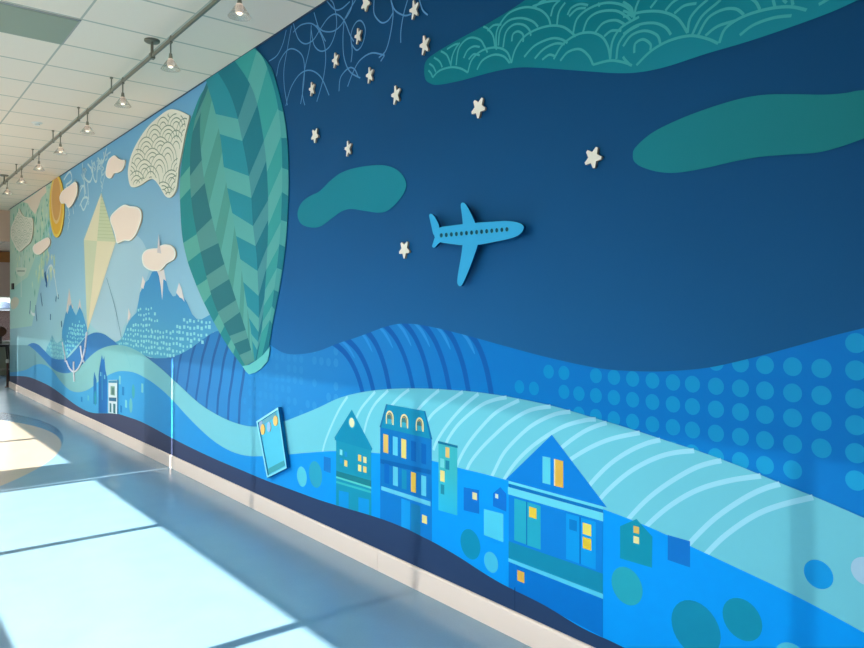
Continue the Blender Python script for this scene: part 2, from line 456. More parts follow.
# small pale dots of the middle
mural.layer()
rd = random.Random(3)
y = wall_pt(336, 360)[0]
while y < wall_pt(242, 380)[0]:
    for r in range(12):
        z = 1.46 - r * .078
        if rd.random() < .62: mural.wpoly([(y + .03 * math.cos(6.28 * i / 14), z + .029 * math.sin(6.28 * i / 14)) for i in range(14)], (52, 142, 210), False)
    y += .095
# big dots of the right flank
rows = [1.467, 1.38, 1.291, 1.206, 1.117, 1.03]
cols = [519.5, 534, 548.7, 564, 579, 596, 614, 632.7, 652.5, 673, 692.5, 716, 740.5, 765, 792.6, 821.5, 856]
ys = [wall_pt(c, 311)[0] for c in cols]
while ys[-1] > S0: ys.append(ys[-1] - .1)
mural.layer()
dotmat = ramp_paint('printed_hill_dots', 'y', [(.8, (36, 152, 208)), (2.6, (16, 144, 210))])
for i, y in enumerate(ys):
    for j, z in enumerate(rows + ([.94, .85, .76, .67] if i > 16 else []) + ([] if i <= 16 else [1.555])):
        if i < 2 and j != 3: continue
        if i == 2 and j != 2: continue
        if i == 4 and j < 3: continue
        if i == 3 and j not in (2, 3): continue
        if j == 0 and i < 16: continue
        if i == 15 and j == 5: continue
        mural.wpoly([(y + .0318 * math.cos(6.28 * k / 26), z + .0318 * math.sin(6.28 * k / 26)) for k in range(26)], dotmat, False)
# dark stripes over the crown of the hill
mural.layer()
tops = [(334.4, 343), (347, 339), (366, 330), (384, 324), (403, 321), (421.5, 322), (443.7, 326), (469.6, 333)]
bots = [364, 375, 391, 415, 432.6, 451, 469.6, 492]
for (tx, ty), bx in zip(tops, bots):
    by = 397; dx = bx - tx; dy = by - ty
    St([(tx - dx * .25, ty - dy * .09), (tx + dx * .25, ty + dy * .12), (tx + dx * .55, ty + dy * .33), (tx + dx * .8, ty + dy * .62), (tx + dx, ty + dy)], .042 if bx < 400 else .036, (22, 96, 180), new=False)
mural.layer()
for (tx, ty), bx in list(zip(tops, bots))[1:]:
    dx = bx - tx; dy = 397 - ty
    St([(tx - dx * .25 - 6, ty - dy * .09 + 2), (tx + dx * .1 - 5, ty + dy * .08), (tx + dx * .3 - 5, ty + dy * .2), (tx + dx * .42 - 4, ty + dy * .33)], .022, (48, 146, 220), new=False, taper=True)

# skies
hill_line = [(167, 357.8), (181, 354), (192, 347.6), (200.5, 341), (210, 334), (225, 327), (240, 327), (255, 336), (269.7, 344.5), (282, 352.2), (293.3, 354.4), (307, 353.4), (321, 350.2), (337.8, 343.5), (356, 337.6), (371, 332), (386, 326.6), (399, 323.8), (412, 323.8), (425, 325.6), (447.4, 330.4), (477, 338.2), (513, 348.2), (546, 356.9), (581.8, 365), (607, 369.3), (632.7, 371), (665, 371.3), (707.3, 367.8), (749, 358.7), (790.7, 347.6), (832, 336), (864, 328), (905, 317), (960, 306), (1100, 296)]
hl = spl(hill_line, False, 5)
split_px = 222
night = [wall_pt(*p) for p in hl if p[0] > split_px]
night = [(Ysplit, night[0][1])] + night + [(S0, night[-1][1]), (S0, CEIL), (Ysplit, CEIL)]
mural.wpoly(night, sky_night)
day_edge = [(9.5, 377), (20, 372), (24, 369.5), (28, 366), (28, 345), (33, 343), (39, 345), (46, 352), (52, 357.5), (58, 359.3), (66, 359), (70, 356), (78, 347), (85, 338), (92, 333.5), (98, 332.5), (105, 334.5), (112, 339.5), (118, 344), (130, 349), (150, 357.6), (158, 358.2), (167, 357.8), (181, 354), (192, 347.6), (200.5, 341), (210, 334), (222, 328.5)]
dd = [wall_pt(*p) for p in day_edge]
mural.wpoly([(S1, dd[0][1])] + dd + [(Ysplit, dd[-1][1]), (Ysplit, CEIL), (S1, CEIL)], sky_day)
# paler lobe of sky between the mountains
Cv([(116, 341), (120, 339), (124, 326), (132, 317), (138, 304), (141, 292), (146, 280), (150, 262), (140, 238), (120, 232), (104, 250), (98, 280), (92, 305), (90, 322), (98, 331), (106, 334)], (168, 206, 228))
# the far left turns green
mural.wpoly([(S1, 1.2), (14.6, 1.3), (14.0, 1.9), (13.3, 2.5), (12.75, CEIL), (S1, CEIL)], (158, 206, 202))
mural.wpoly([(S1, 2.0), (15.0, 2.2), (13.9, 2.7), (13.2, 3.1), (13.0, CEIL), (S1, CEIL)], (182, 212, 198))

# foliage strokes and pale shapes of the green corner
mural.layer()
for k in range(260):
    y = rd.uniform(12.9, 16.6); z = CEIL - abs(rd.gauss(0, .65)) - .02
    h = rd.uniform(.05, .2); w = rd.uniform(.03, .09); tl_ = rd.uniform(-.06, .06)
    mural.wpoly([(y, z), (y + w, z - h * .4), (y + w * .5 + tl_, z - h), (y - w * .3 + tl_, z - h * .5)], rd.choice([(112, 182, 164), (126, 190, 170), (100, 170, 156), (192, 220, 200), (204, 222, 194)]))
P(crop(0, 170, 7.2, [(165, 230), (250, 175), (330, 112), (337, 160), (300, 200), (280, 260), (255, 320), (225, 285), (200, 240)]), (232, 216, 202))
mural.layer()
for k in range(26):
    y = rd.uniform(12.7, 14.2); z = rd.uniform(2.15, 2.75)
    mural.wpoly([(y, z), (y + .09, z - .05), (y + .05, z - .16), (y - .03, z - .08)], rd.choice([(206, 222, 190), (190, 216, 184)]))
# thin line and round sign
P([(21, 257), (21.9, 257), (21.9, 297), (21, 297)], (190, 216, 210)); Cv([(16, 269), (17, 267.5), (26, 268), (26.4, 271), (25, 274.5), (21.5, 276.5), (17.5, 274.5)], (206, 218, 206))
St([(17.5, 271), (25, 271)], .02, (110, 140, 130), curve=False)
Cv([(11, 302), (13, 298), (16, 297), (19, 299.5), (18.6, 304), (16, 308), (12, 309)], (198, 200, 182))
# navy ribbons and the white arch
for pts in ([(45.2, 272), (45.6, 277), (46.8, 282), (46.6, 287)],): St(pts, .11, (32, 96, 156))
for pts in ([(41, 293), (41.6, 299), (42.6, 306)], [(30.6, 301), (30.4, 308), (29.8, 314)], [(36, 305), (36.2, 312), (37.2, 321)]): St(pts, .055, (52, 104, 150))
for pts in ([(50.9, 314), (50.6, 320)], [(58.6, 294.5), (58.4, 299)], [(56.6, 296), (56, 301.5)], [(61.6, 321), (62, 327)]): St(pts, .06, (50, 108, 160))
St([(47.2, 273.5), (48.6, 268), (51, 265.5), (53, 268), (55.4, 280), (57, 291), (58.4, 297)], .035, (206, 226, 232))
St([(31, 311), (32.6, 314), (35, 314.6)], .05, (206, 222, 226))
# pale squiggles by the sun
for pts in ([(64, 180), (70, 172), (72, 180), (66, 186), (73, 190), (78, 182)], [(76, 166), (82, 162), (84, 176), (90, 182), (93, 172), (88, 164)], [(92, 160), (94, 178), (97, 181), (98, 166), (104, 160), (104, 152)], [(78, 200), (81, 190), (84, 186), (85, 198)], [(80, 206), (84, 198), (88, 199), (84, 210), (81, 204)], [(74, 214), (73, 206)], [(70, 216), (68.5, 207)], [(66, 217), (66.5, 209)], [(88, 183), (89, 200)], [(84, 178), (86, 194)], [(98, 158), (103, 163), (107, 148)]):
    St(pts, .032, (194, 222, 234))

for q in range(16):
    x = rd.uniform(66, 108); y = 206 - (x - 12) * .64 + rd.uniform(12, 46 if x < 90 else 26); pp = [(x, y)]
    for k in range(5):
        x += rd.uniform(-2.4, 2.6); y += rd.uniform(-9, 9); y = max(y, 216 - (x - 12) * .645); pp.append((x, y))
    St(pp, .022, (176, 212, 230))
# second mountain and the small one, with city-light dots
P([(62.3, 331), (65.7, 314), (67.5, 309), (68.6, 312), (71.2, 301.5), (73.7, 311), (76.4, 315.5), (79.9, 306.8), (83, 313), (87.3, 328), (88.5, 333), (82, 340.4), (75.6, 346.9), (68.6, 355), (62, 355.5)], (76, 158, 214))
P([(47.3, 346.9), (50, 342), (52.4, 335), (55, 341), (57.5, 343.5), (61, 341), (63, 338), (68.6, 355), (66, 360), (58, 360.5), (52, 358), (46, 353)], (108, 180, 210))
mural.layer()
def scatter_dots(region, n, col, size, grid=None):
    """little squares kept inside a polygon given in pixels"""
    k = 0; seen = set()
    xs = [p[0] for p in region]; yy = [p[1] for p in region]
    def inside(x, y):
        c = False; j = len(region) - 1
        for i in range(len(region)):
            xi, yi = region[i]; xj, yj = region[j]
            if (yi > y) != (yj > y) and x < (xj - xi) * (y - yi) / (yj - yi) + xi: c = not c
            j = i
        return c
    for _ in range(n * 30):
        x, y = rd.uniform(min(xs), max(xs)), rd.uniform(min(yy), max(yy))
        yw, zw = wall_pt(x, y)
        if grid: yw = round(yw / grid) * grid; zw = round(zw / (grid * .62)) * grid * .62
        if not inside(x, y) or (round(yw, 3), round(zw, 3)) in seen: continue
        seen.add((round(yw, 3), round(zw, 3)))
        s_ = size * rd.uniform(.65, 1.05)
        if grid: yw += rd.uniform(-.022, .022); zw += rd.uniform(-.012, .012)
        mural.wpoly([(yw - s_, zw - s_ * .55), (yw + s_, zw - s_ * .55), (yw + s_, zw + s_ * .55), (yw - s_, zw + s_ * .55)], col, False)
        k += 1
        if k >= n: break
scatter_dots([(66, 340), (70, 328), (78, 321), (84, 325), (88, 333), (75, 347), (66, 355)], 60, (134, 214, 234), .036, .1)
scatter_dots([(48, 348), (52.4, 338), (56, 344), (62, 342), (66, 356), (56, 359)], 50, (138, 206, 222), .04, .1)
mural.layer()
for pts in ([(66.6, 311), (69.4, 288), (71.6, 303), (70.2, 306), (69, 304), (67.8, 314)], [(78.2, 310), (80, 298.5), (81.8, 310), (80.2, 306)], [(72.6, 309), (71.4, 303), (73.6, 307)]): P(pts, (214, 206, 208), False)

# first mountain
mtn = [(115, 344), (116, 342), (120.4, 340), (123.3, 336.5), (127.3, 324.7), (131.7, 317.8), (136.9, 312.6), (140.3, 293), (145.6, 282.5), (149, 279.5), (152.5, 272), (159.4, 269.4), (164.7, 273.8), (166.4, 280), (169, 290), (173.3, 296.4), (176, 296), (178.5, 290), (183.8, 297), (187.2, 302), (192.4, 314), (197, 318.8), (202, 319.4), (208, 316), (216, 312), (222, 330), (214, 332), (200.5, 341.2), (192, 347.8), (181, 354.2), (167, 358), (155, 358.2), (140, 354), (124, 346)]
P(mtn, ramp_paint('printed_mountain_blue', 'z', [(1.1, (92, 176, 214)), (1.5, (84, 164, 214)), (2.0, (72, 152, 212))]))
mural.layer()
scatter_dots([(119, 343), (126, 333), (134, 326), (142, 322), (150, 330), (160, 334), (170, 332), (190, 320), (212, 322), (208, 333), (190, 346), (170, 356), (150, 355)], 205, (150, 222, 234), .030, .095)
mural.layer()
scatter_dots([(138, 310), (150, 304), (160, 322), (150, 330), (141, 322)], 20, (150, 222, 234), .030, .095)
mural.layer()
snow = (234, 228, 230)
for pts in ([(156.8, 269.5), (159.4, 276), (161.2, 287), (162.6, 300), (163.3, 290), (163.8, 279), (166.4, 281), (164.4, 270), (160, 267)], [(140.3, 293), (143, 276), (145.4, 282), (143.8, 289), (141.6, 287.5)], [(176.6, 292.5), (179.4, 282.5), (182, 288.5), (185, 302), (182.6, 298.6), (180.2, 297.6)], [(127.3, 326), (129, 308), (131, 315), (129.4, 320), (128.4, 319)]): P(pts, snow, False)
# kite
k0, k1, k2, k3 = (101.6, 192.9), (84.2, 240), (116.2, 241.8), (87.6, 331.5); mid = (97.4, 241)
mural.layer()
for pts, c in (((k0, k1, mid), (226, 222, 196)), ((k0, mid, k2), (200, 212, 182)), ((k1, k3, mid), (204, 214, 188)), ((mid, k3, k2), (228, 222, 196))): P(list(pts), c, False)
St([(107, 278), (112, 295), (117, 314), (122.5, 342)], .012, (90, 140, 170))
mural.layer()
for q in range(1, 14):
    t = q / 14; St([(101.6 + (97.4 - 101.6) * t, 192.9 + 48.1 * t), (101.6 + (116.2 - 101.6) * t, 192.9 + 48.9 * t)], .008, (182, 198, 160), new=False, curve=False)

# dark blue wave
wave_up = [(28, 345), (33, 343), (39, 345), (46, 352), (52, 357.5), (58, 359.3), (66, 359), (70, 356), (78, 347), (85, 338), (92, 333.5), (98, 332.5), (105, 334.5), (112, 339.5), (118, 344.2), (124, 347)]
P(spl(wave_up) + [(130, 352), (110, 352), (60, 378), (28, 352)], (64, 128, 196))
# hill remnant right of the aqua ridge is covered by the hill colour already; aqua band
aq = [(9, 345), (28, 345.4), (31, 347), (36, 351), (44, 359), (50, 366), (56, 370.6), (62, 372.8), (69, 373), (77, 369.5), (84, 363), (92, 355), (100, 349.4), (110, 345.8), (120, 345), (130, 347.2), (140, 352.2), (148.6, 358.4), (161.6, 368.6), (172.4, 378.6), (183.2, 388.3), (194, 398.5), (207, 408.5), (225.6, 418.8), (240.4, 424.2), (251.5, 426.3), (262.6, 426), (281, 422.4), (299.6, 415.6), (318, 408), (338.5, 398.4), (357, 393.2), (375.6, 390.2), (394, 388.7), (412.6, 388.3), (431, 388.6), (449.6, 389.7), (480, 392.3), (518, 398.3), (556.3, 406.6), (594.5, 417.8), (632.7, 429.2), (668, 440.8), (701.8, 451.8), (740, 466), (779.6, 482.3), (822.6, 499.6), (864, 517.5), (905, 536), (960, 562), (1100, 640)]
base_cap = [(1100, 900), (9, 400)]
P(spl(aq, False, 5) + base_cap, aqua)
# pale zone at the very end of the wall
# bright ground
gr = [(9, 372.4), (21.6, 371), (28, 369), (34.5, 365.2), (41, 364), (47.5, 366), (54, 371.8), (60.8, 381), (69.4, 389.6), (78, 392.2), (86, 390.6), (92, 387.3), (100, 380.5), (107.8, 375.6), (116, 372), (124, 371), (134.8, 372.6), (145.6, 377.8), (155, 384), (165, 392.2), (176, 403.3), (188, 416.4), (200.5, 429), (213, 440), (225.6, 448.3), (236.7, 453.2), (249.6, 456), (265, 456), (286.7, 454.6), (309, 452.6), (330, 451.2), (352, 451.2), (375, 452.8), (400, 455.8), (432, 460.6), (460.6, 468), (483.5, 473.5), (506, 479.5), (540, 488), (580, 501), (612, 512), (651.8, 527.7), (690.7, 545.8), (735, 566.4), (779.6, 587.4), (818.4, 607), (864, 632), (905, 655), (1100, 770)]

# thin white arcs over the aqua band (drawn before the ground so that it cuts them)
arcs = [[(322, 458), (325, 444), (331, 428), (340, 409), (350, 394)], [(356, 420), (362, 408), (374, 393.6)], [(363, 440), (368, 419), (375.6, 404), (388, 391)],
        [(386, 416), (392, 406), (400, 397), (411, 388.6)], [(414, 416), (421, 407), (430, 398), (441, 389.2)], [(428, 421), (434, 413), (446, 403.4), (464.5, 391)],
        [(434, 450), (438.5, 439), (449.6, 422.6), (464.4, 406), (480, 393)], [(446, 446), (449.6, 437.4), (460.7, 422.6), (480, 406.4), (494, 400), (509, 397)],
        [(455, 474), (459, 461.5), (468, 444.8), (482, 427), (498, 411.5), (521, 399.6)], [(464, 480), (470, 464), (480, 450.5), (492, 438), (510.5, 421.6), (531, 410), (554, 406)],
        [(490, 482), (494.5, 472), (504.8, 452.5), (521, 435), (536, 423.2), (556, 414), (573, 411.4)], [(502, 485), (508, 474), (517.8, 460.7), (530.7, 448), (547, 436), (566, 425.6), (588, 419.8), (603, 419.5)],
        [(556, 455), (564, 446), (582.6, 432.6), (600, 424.8), (620, 420.6), (630, 428)][:5], [(564, 466), (573, 458), (593.7, 446), (616, 437.6), (649, 431.2)],
        [(586, 492), (593, 481.6), (610, 464.4), (629, 451.5), (648, 443), (667, 438.6)], [(594, 510), (603, 496), (619.6, 480), (636, 468), (656, 458), (676, 452.4), (704, 450)],
        [(620, 532), (629.8, 518), (648, 499), (669, 483), (694, 468.5), (714, 462), (731, 459.6)], [(640, 536), (648, 525), (671, 505.3), (699, 489.4), (732, 480), (768, 475)],
        [(684, 552), (693, 540), (715.7, 518), (743.4, 499), (766, 488), (790, 481.5)], [(700, 562), (708, 552.5), (726.8, 534.5), (754.6, 515.6), (781, 505), (818, 496)]]
mural.layer()
arc_paint = ramp_paint('printed_pale_arcs', 'y', [(.9, (146, 206, 232)), (4.5, (150, 212, 230))])
aq_s = spl(aq, False, 5)
def aq_y(x):
    for p, q in zip(aq_s, aq_s[1:]):
        if p[0] <= x <= q[0]: return p[1] + (q[1] - p[1]) * (x - p[0]) / (q[0] - p[0])
    return 0
for a in arcs:
    a = a + [(a[-1][0] + (a[-1][0] - a[-2][0]) * .5, a[-1][1] + (a[-1][1] - a[-2][1]) * .45)]
    pts = [p for p in spl(a, False, 14) if p[1] > aq_y(p[0]) + .9]
    St(pts, .0185, arc_paint, new=False, curve=False)
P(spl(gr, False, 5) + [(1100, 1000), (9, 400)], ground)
# faint seam creases of the printed sheets on the left ridge
St([(124, 349), (128, 357), (131, 367)], .008, (112, 188, 204))
K_PAINT = .82
# ---- castle and small windows of the left ground
P([(93.8, 404), (93.8, 379), (94.7, 371.5), (96.9, 380), (96.9, 404)], (58, 132, 206))
P([(98.9, 413), (98.9, 376), (100, 367), (102.3, 354.6), (103.4, 360), (104.7, 356), (105.8, 370), (107.6, 378), (107.6, 413)], (54, 126, 206))
St([(102.4, 372), (102.5, 400)], .03, (76, 168, 222), curve=False)
for x, y, w, h, c in ((120.2, 380, 1.8, 8.4, (132, 216, 234)), (142.6, 388, 2, 9, (132, 216, 234)), (126.4, 403.8, 1.9, 7.6, (132, 216, 234)), (123.5, 391, 2.2, 8.4, (46, 140, 216)), (88.6, 398, 1.5, 5, (110, 204, 230)), (82, 399.4, 1.6, 5, (46, 140, 216)), (121.5, 409, 1.8, 7, (46, 140, 216)), (101, 374, 1.2, 4, (120, 200, 230)), (105, 377, 1.2, 4, (120, 200, 230))):
    Ti(x, y, w, h, c)
mural.circle(131.2, 405.4, .06, (118, 206, 220), ry=.085); mural.circle(133.7, 391.4, .055, (82, 184, 206), ry=.08); mural.circle(95.6, 398, .05, (60, 170, 200), ry=.1)

# ---- circles of the ground
for x, y, r, c in ((302.4, 476.5, 10, (92, 208, 236)), (316, 474.3, 13.2, (52, 170, 208)), (470.9, 544, 14.8, (24, 146, 192)), (491.7, 562, 10.2, (74, 194, 238)), (627.4, 585.7, 18.6, (46, 170, 196)), (696, 628, 27, (28, 142, 184)), (742.6, 619, 20.6, (28, 146, 184)), (819, 574, 14.2, (30, 158, 240)), (866.5, 571, 14, (168, 208, 240)), (793, 661, 18, (84, 198, 236)), (930, 640, 22, (30, 150, 196))):
    Ci(x, y, r, c)
# ---- small dark and pale blocks
P([(324.3, 456.2), (331.2, 458), (331.2, 473.2), (324.3, 470.5)], (34, 128, 216))
Re(464.3, 479.8, 487, 510, 490, 513.7, (24, 118, 216)); Ti(475.4, 496, 4.6, 7, (236, 232, 176))
P([(493.7, 493), (500.9, 487), (507, 493.6), (507, 511.5), (493.7, 506)], (26, 120, 222)); Ti(497.4, 496, 3, 4.4, (214, 232, 220))
Re(484.6, 504, 508.7, 534.8, 513.7, 542, (84, 208, 246))
Re(668.4, 690.7, 534.7, 559.6, 541, 567.2, (28, 120, 214))
P([(620.8, 526), (637.2, 518.8), (653, 536.4), (652.6, 567.4), (620.8, 558)], (28, 150, 184)); Ti(637, 529.7, 5.6, 7, (226, 190, 104)); Ti(637, 539.8, 5.6, 7, (238, 234, 172))

# ---- first house, teal, pointed roof
P([(336.7, 438), (371.9, 446), (371.9, 515.7), (336.7, 504.6)], (32, 154, 192))
P([(352.4, 409.4), (335.1, 437.4), (335.6, 440), (372.4, 450.6), (373, 448.5)], (26, 146, 190))
P([(336.7, 470.5), (371.9, 480.6), (371.9, 487.4), (336.7, 476.4)], (36, 132, 150)); P([(336.7, 476), (371.9, 486.8), (371.9, 488.8), (336.7, 477.8)], (92, 214, 214))
P([(336.7, 480.6), (371.9, 491), (371.9, 493.2), (336.7, 482.8)], (60, 190, 204))
P([(339.4, 490.2), (349.3, 492.4), (349.3, 508.4), (339.4, 505.4)], (26, 158, 240)); P([(359, 497), (369.6, 499.4), (369.6, 514.9), (359, 511.8)], (26, 158, 240))
mural.circle(352.4, 422.6, .042, (70, 180, 210), ry=.036); mural.circle(352.4, 422.6, .030, (240, 240, 196))
for x, y, w, h, c in ((341.7, 452.2, 2.6, 5.4, (126, 220, 238)), (346.5, 454.2, 2.6, 5.2, (30, 150, 222)), (341.7, 460.4, 2.6, 5.4, (30, 150, 222)), (346.5, 463.3, 3, 6, (240, 214, 128)), (360.3, 458, 3.2, 6.4, (238, 204, 112)), (365.5, 459.7, 3.2, 6, (240, 232, 164)), (360.3, 468, 3.2, 6.4, (240, 230, 150)), (365.5, 469.4, 3.2, 6, (238, 214, 130))): Ti(x, y, w, h, c)

# ---- second house, mansard roof with three arches
P([(380.9, 426), (432.4, 438), (432.6, 542.3), (380.9, 519)], (26, 124, 206))
P([(380.9, 486), (432.6, 500), (432.6, 542.3), (380.9, 519)], (26, 130, 220))
P([(386.7, 404), (426, 411), (433.2, 439.4), (380.2, 427)], (30, 148, 194))
P([(386.7, 404), (388.4, 404.4), (382, 427.4), (380.2, 427)], (34, 122, 176)); P([(424.6, 411), (426, 411), (433.2, 439.4), (431, 438.9)], (24, 116, 176))
P([(380.9, 458.6), (431.6, 470), (431.6, 474.6), (380.9, 463.2)], (22, 104, 184))
P([(382, 485.8), (431.2, 501.5), (431.2, 506.2), (382, 489.8)], (104, 208, 242))
def slim(x0, x1, y0, y1, c, sl=.28): P([(x0, y0), (x1, y0 + (x1 - x0) * sl), (x1, y1 + (x1 - x0) * sl), (x0, y1)], c)
for x0, y0, y1, c in ((384, 433.7, 452, (236, 196, 108)), (393.5, 436, 454.6, (96, 206, 242)), (402, 438.4, 457.4, (242, 222, 128)), (411.7, 440.4, 460.4, (20, 104, 192)), (422, 443, 463.2, (20, 104, 192)),
                      (385, 463, 482.6, (20, 110, 204)), (393.7, 466, 485, (96, 206, 242)), (402.4, 469, 488.4, (30, 146, 196)), (411.7, 471.6, 491.4, (240, 196, 84)), (422, 475, 495, (96, 206, 242))): slim(x0, x0 + 4.9, y0, y1, c)
slim(402, 410.6, 498.4, 526.4, (30, 162, 246), .34); slim(411.7, 421, 503, 533, (34, 134, 196), .34); Ti(425.2, 519.2, 5, 8, (240, 226, 150))
for cx, cy, in ((390.4, 417.4), (405, 420.8), (420.4, 424.2)):
    r = 3.3
    pts = [(cx - r, cy + 6.2), (cx - r, cy - 1), (cx - r * .7, cy - 4.6), (cx, cy - 6), (cx + r * .7, cy - 4), (cx + r, cy), (cx + r, cy + 7.4)]
    P(pts, (70, 130, 140)); P([(cx - 2.4, cy + 6.4), (cx - 2.4, cy + 1), (cx + 2.6, cy + 2.2), (cx + 2.6, cy + 7)], (60, 176, 208))
    St(pts, .0105, (242, 232, 172)); St([(cx + r - 1.1, cy + 5.4), (cx + r - 1.2, cy), (cx + .5, cy - 3.6), (cx - r * .5, cy - 3)], .005, (210, 160, 80))

# ---- third, narrow teal house
P([(439.2, 441.4), (458.1, 445.6), (458.1, 515.4), (439.2, 510)], ramp_paint('printed_fading_teal', 'z', [(.5, (50, 190, 236)), (.72, (66, 188, 204)), (1.1, (70, 186, 200))]))
P([(438.8, 440.8), (458.4, 445.6), (458.4, 448), (438.8, 443.2)], (26, 116, 160))
for x, y, w, h, c in ((448.2, 452.4, 4, 10.2, (230, 196, 120)), (443, 463, 4, 9, (118, 214, 228)), (448.2, 465, 3.8, 9, (40, 136, 172)), (443.2, 476, 4.4, 11, (242, 232, 150)), (443.2, 489.2, 3.6, 9.6, (40, 140, 170))): Ti(x, y, w, h, c)

# ---- the large house
P([(509.4, 480), (603.7, 505), (603.7, 637), (509.4, 587)], (24, 134, 228))
P([(509.4, 560), (603.7, 596), (603.7, 637), (509.4, 587)], (18, 120, 216))
P([(552.6, 434.6), (506.4, 479.3), (607.8, 507.4)], (24, 134, 230))
P([(543.3, 456), (551.2, 457.6), (551.2, 484.6), (543.3, 482.6)], (96, 212, 240)); P([(554.8, 458.6), (564, 461), (564, 487.8), (554.8, 485.4)], (236, 186, 82)); P([(554.8, 458.6), (556, 458.9), (556, 485.7), (554.8, 485.4)], (236, 228, 180))
P([(509.3, 480.6), (603.7, 506.2), (603.7, 509.4), (509.3, 483.3)], (106, 220, 246)); P([(509.3, 483.3), (603.7, 509.4), (603.7, 512.8), (509.3, 486.6)], (24, 116, 196)); P([(508.8, 486.6), (604, 512.8), (604, 521.2), (508.8, 494)], (108, 218, 246))
P([(515, 498.2), (527, 501.6), (527, 544.3), (515, 540)], (44, 174, 208)); P([(528, 501.8), (541.4, 505.8), (541.4, 549.4), (528, 545)], (44, 174, 208))
P([(527, 501.5), (528, 501.8), (528, 545), (527, 544.5)], (20, 110, 190)); Ti(533.6, 512.6, 7.4, 10.4, (242, 206, 70))
P([(566.9, 513), (580.2, 516.6), (580.2, 563.4), (566.9, 558.5)], (24, 158, 242)); P([(581.6, 517.4), (596.5, 521.6), (596.5, 569.4), (581.6, 563.8)], (24, 158, 242)); P([(580.2, 516.6), (581.6, 517.4), (581.6, 563.8), (580.2, 563.4)], (20, 110, 200))
Ti(573.9, 525, 7.6, 10.6, (22, 128, 214)); Ti(587.8, 529.2, 8.6, 11.4, (244, 226, 108)); Ti(587.8, 543.4, 8.6, 11.4, (238, 206, 66))
P([(509.4, 541), (603.7, 573.5), (603.7, 593.6), (509.4, 558)], (28, 142, 184)); P([(509.2, 557.8), (603.9, 593.6), (603.9, 598.6), (509.2, 561.4)], (88, 206, 246))
Ti(521.6, 576.2, 7, 10.6, (236, 184, 84))
K_PAINT = 1.0001
# ---- navy ground
nv = [(9, 376), (26, 376.4), (38, 380.3), (52, 387.2), (64, 396), (76, 404.8), (86.2, 410.6), (94.8, 413), (105.7, 413.3), (117.5, 413.8), (130.5, 417.6), (140, 421), (150.8, 426.2), (161.6, 432.1), (175.6, 439.6), (188.6, 446.2), (207, 455), (225, 463), (244, 470.8), (266.3, 480.2), (299.6, 492.4), (320, 499.8), (344, 507.2), (368.2, 514.3), (388.5, 521), (408.9, 529.4), (423.7, 536.8), (438.5, 544.4), (460.7, 557.4), (480, 570), (498, 581), (514, 589.4), (545.6, 605.2), (582.6, 627.4), (612, 641), (645, 657), (700, 682), (800, 715), (1100, 800)]
P(spl(nv, False, 5) + [(1100, 1400), (9, 420)], navy)
P([(515.3, 587), (516, 587.3), (516, 617.5), (515.3, 617.1)], (24, 40, 80))

